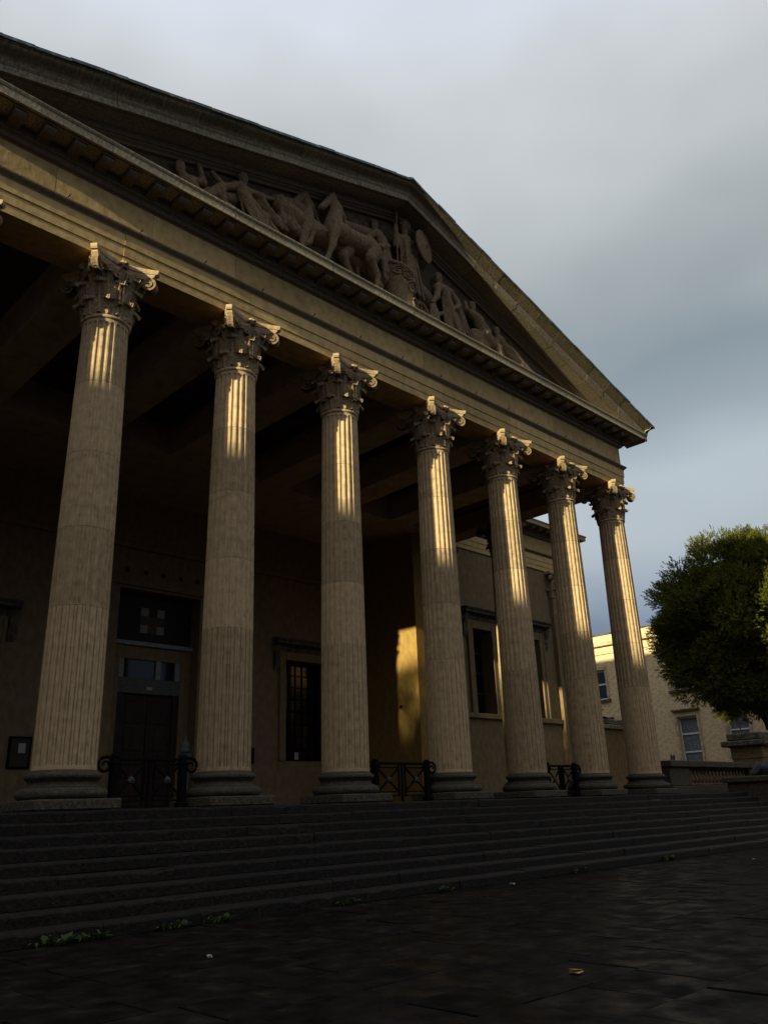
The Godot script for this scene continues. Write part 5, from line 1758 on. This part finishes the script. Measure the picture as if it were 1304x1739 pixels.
func furniture() -> void:
	barrier(-2.0526, 0.215, "black iron barrier before the dark entrance door")
	barrier(0.0, 0.272, "black iron barrier before the sunlit wall")
	barrier(2.0526, 0.215, "black iron barrier farthest to the right of the three")
	var n := node(self, "notice_board", Transform3D(Basis(), P(-1.385, 0.585, -3.645)))
	tag(n, "dark framed notice board with one pale sheet left of the door", "notice board")
	var mb := MB.new()
	mb.box(Vector3.ZERO, Vector3(0.72, 1.0, 0.07), 0.01)
	part(n, "case", mb.mesh(), M.iron)
	mb = MB.new()
	mb.box(Vector3(0, 0, 0.038), Vector3(0.58, 0.86, 0.008))
	part(n, "felt", mb.mesh(), M.board)
	mb = MB.new()
	mb.box(Vector3(0.06, 0.14, 0.0435), Vector3(0.22, 0.30, 0.003))
	part(n, "sheet", mb.mesh(), M.paper)
	var k := node(self, "notice_case", Transform3D(Basis(), P(1.20, 0.605, -3.645)))
	tag(k, "narrow black case on the wall right of the door", "notice board")
	mb = MB.new()
	mb.box(Vector3.ZERO, Vector3(0.62, 0.60, 0.08), 0.012)
	part(k, "case", mb.mesh(), M.iron)
	mb = MB.new()
	mb.box(Vector3(0, 0, 0.042), Vector3(0.52, 0.50, 0.006))
	part(k, "front", mb.mesh(), M.glass)
	var s := node(self, "window_notice", Transform3D(Basis(), P(2.02, 0.62, -3.78)))
	tag(s, "small pale paper notice low in the dark entrance window", "notice")
	mb = MB.new()
	mb.box(Vector3.ZERO, Vector3(0.2, 0.29, 0.006))
	part(s, "sheet", mb.mesh(), M.paper)
	# small fitting on the sunlit return wall
	var f := node(self, "wall_hook", Transform3D(Basis(), P(2.95, 1.17, -2.86)))
	tag(f, "small black iron hook on the sunlit wall", "hook")
	mb = MB.new()
	mb.lathe([[0.0, 0.03], [0.05, 0.03], [0.055, 0.0], [0.0, -0.002]], 14)
	part(f, "plate", mb.mesh(), M.iron, Transform3D(Basis(Vector3.BACK, PI / 2), Vector3.ZERO))
	mb = MB.new()
	mb.tube([Vector3(-0.02, 0, 0), Vector3(-0.09, 0.0, 0.01), Vector3(-0.12, -0.04, 0.02), Vector3(-0.10, -0.09, 0.03), Vector3(-0.05, -0.08, 0.03)], 0.02, 7)
	part(f, "hook", mb.mesh(), M.iron)
	# short finialled bollard behind the left barrier
	var bo := node(self, "bollard", Transform3D(Basis().scaled(Vector3(1.2, 1.226, 1.2)), P(-1.28, FLOOR, -0.9)))
	tag(bo, "grey bollard with a stepped cap behind the left barrier", "bollard")
	mb = MB.new()
	mb.lathe([[0.0, 0.0], [0.15, 0.0], [0.15, 0.08], [0.10, 0.12], [0.095, 0.95], [0.13, 0.97], [0.13, 1.03], [0.0, 1.035]], 18, false)
	part(bo, "post", mb.mesh(), M.rosette)
	mb = MB.new()
	mb.lathe([[0.0, 1.03], [0.10, 1.035], [0.11, 1.10], [0.07, 1.14], [0.09, 1.18], [0.06, 1.26], [0.02, 1.30], [0.025, 1.34], [0.0, 1.37]], 18)
	part(bo, "finial", mb.mesh(), M.rosette)


# ---------------------------------------------------------------- weeds, scraps, birds
func small_things() -> void:
	var r := RandomNumberGenerator.new()
	r.seed = 15
	var zs := (0.25 + 0.1135 * 8) * S
	var spots := [[-4.62, 1.1], [-4.52, 0.9], [-4.38, 1.35], [-4.30, 1.5], [-4.21, 1.2], [-3.98, 0.8], [-3.86, 0.9], [-3.55, 0.8], [-3.47, 1.0], [-3.40, 0.8], [-3.05, 0.9], [-2.90, 0.8], [-2.55, 0.7], [-2.35, 0.8], [-1.6, 0.75], [-0.9, 0.7], [0.4, 0.9], [1.6, 0.9]]
	var places := ["nearest the left edge of the picture", "second from the left edge", "third from the left edge", "fourth from the left, the tallest of them", "fifth from the left edge", "sixth from the left edge", "seventh from the left edge", "eighth from the left edge", "ninth from the left edge", "tenth from the left edge", "eleventh from the left edge", "twelfth from the left edge", "thirteenth from the left edge", "fourteenth from the left edge", "fifteenth from the left edge", "sixteenth from the left edge", "seventeenth from the left edge", "last towards the right"]
	for i in spots.size():
		var mb := MB.new()
		var sc: float = spots[i][1]
		for k in 44:
			var a := r.randf() * TAU
			var l := r.randf_range(0.08, 0.24) * sc
			var lean := r.randf_range(0.25, 1.1)
			var d := Vector3(cos(a) * sin(lean), cos(lean), sin(a) * sin(lean))
			var w := Vector3(-sin(a), 0, cos(a)) * l * r.randf_range(0.16, 0.28)
			var o := Vector3(r.randf_range(-0.26, 0.26) * sc, 0.0, r.randf_range(0.0, 0.07))
			var p1 := o + d * l * 0.55 + Vector3(0, 0.01, 0)
			var p2 := o + d * l - Vector3(0, l * 0.25, 0)
			mb.tri(o, p1 + w, p2)
			mb.tri(o, p2, p1 - w)
		var wd := part(self, "weed", mb.mesh(), M.weed, Transform3D(Basis(), Vector3(spots[i][0] * S, -0.004, zs + 0.025)))
		tag(wd, "green weed at the foot of the steps, " + places[i], "weed", "weeds along the lowest step")
	var scraps := [[-8.31, 10.28, "card", "yellow scrap of card on the pavement, nearest the camera", 0.10, 0.07], [-1.52, 4.37, "paper", "crumpled white scrap beside the lowest step", 0.10, 0.06], [-9.78, 6.59, "paper", "tiny white scrap on the pavement in the left half", 0.05, 0.03], [6.0, 5.89, "paper", "tiny white scrap on the pavement at far right", 0.09, 0.04]]
	for q in scraps:
		var p := Vector3(q[0], 0.006, q[1])
		var mb := MB.new()
		for k in 4:
			var b := Basis(Vector3.UP, r.randf() * TAU) * Basis(Vector3.RIGHT, r.randf_range(-0.5, 0.5))
			mb.box(Vector3(r.randf_range(-0.2, 0.2) * q[4], 0.012 + k * 0.006, r.randf_range(-0.2, 0.2) * q[4]), Vector3(q[4], 0.004, q[5]), 0.0, b)
		tag(part(self, "litter_scrap", mb.mesh(), M[q[2]], Transform3D(Basis(), p)), q[3], "litter", "litter on the pavement")
	for k in 2:
		var x: float = [4.945, 5.005][k]
		var b := [[x, 0.425, -0.40, x + 0.006, 0.445, -0.40, 0.014, 0.012], [x + 0.006, 0.445, -0.40, x + 0.008, 0.462, -0.40, 0.008, 0.0075], [x - 0.01, 0.418, -0.40, x - 0.03, 0.402, -0.40, 0.009, 0.004], [x, 0.41, -0.40, x, 0.393, -0.40, 0.004, 0.003]]
		tag(part(self, "pigeon", blob(bones(b), 0.0035 * S, 0.004 * S), M.feather), ["dark pigeon on the balustrade coping, the left of two", "dark pigeon on the balustrade coping, the right of two"][k], "bird", "pigeons on the balustrade")
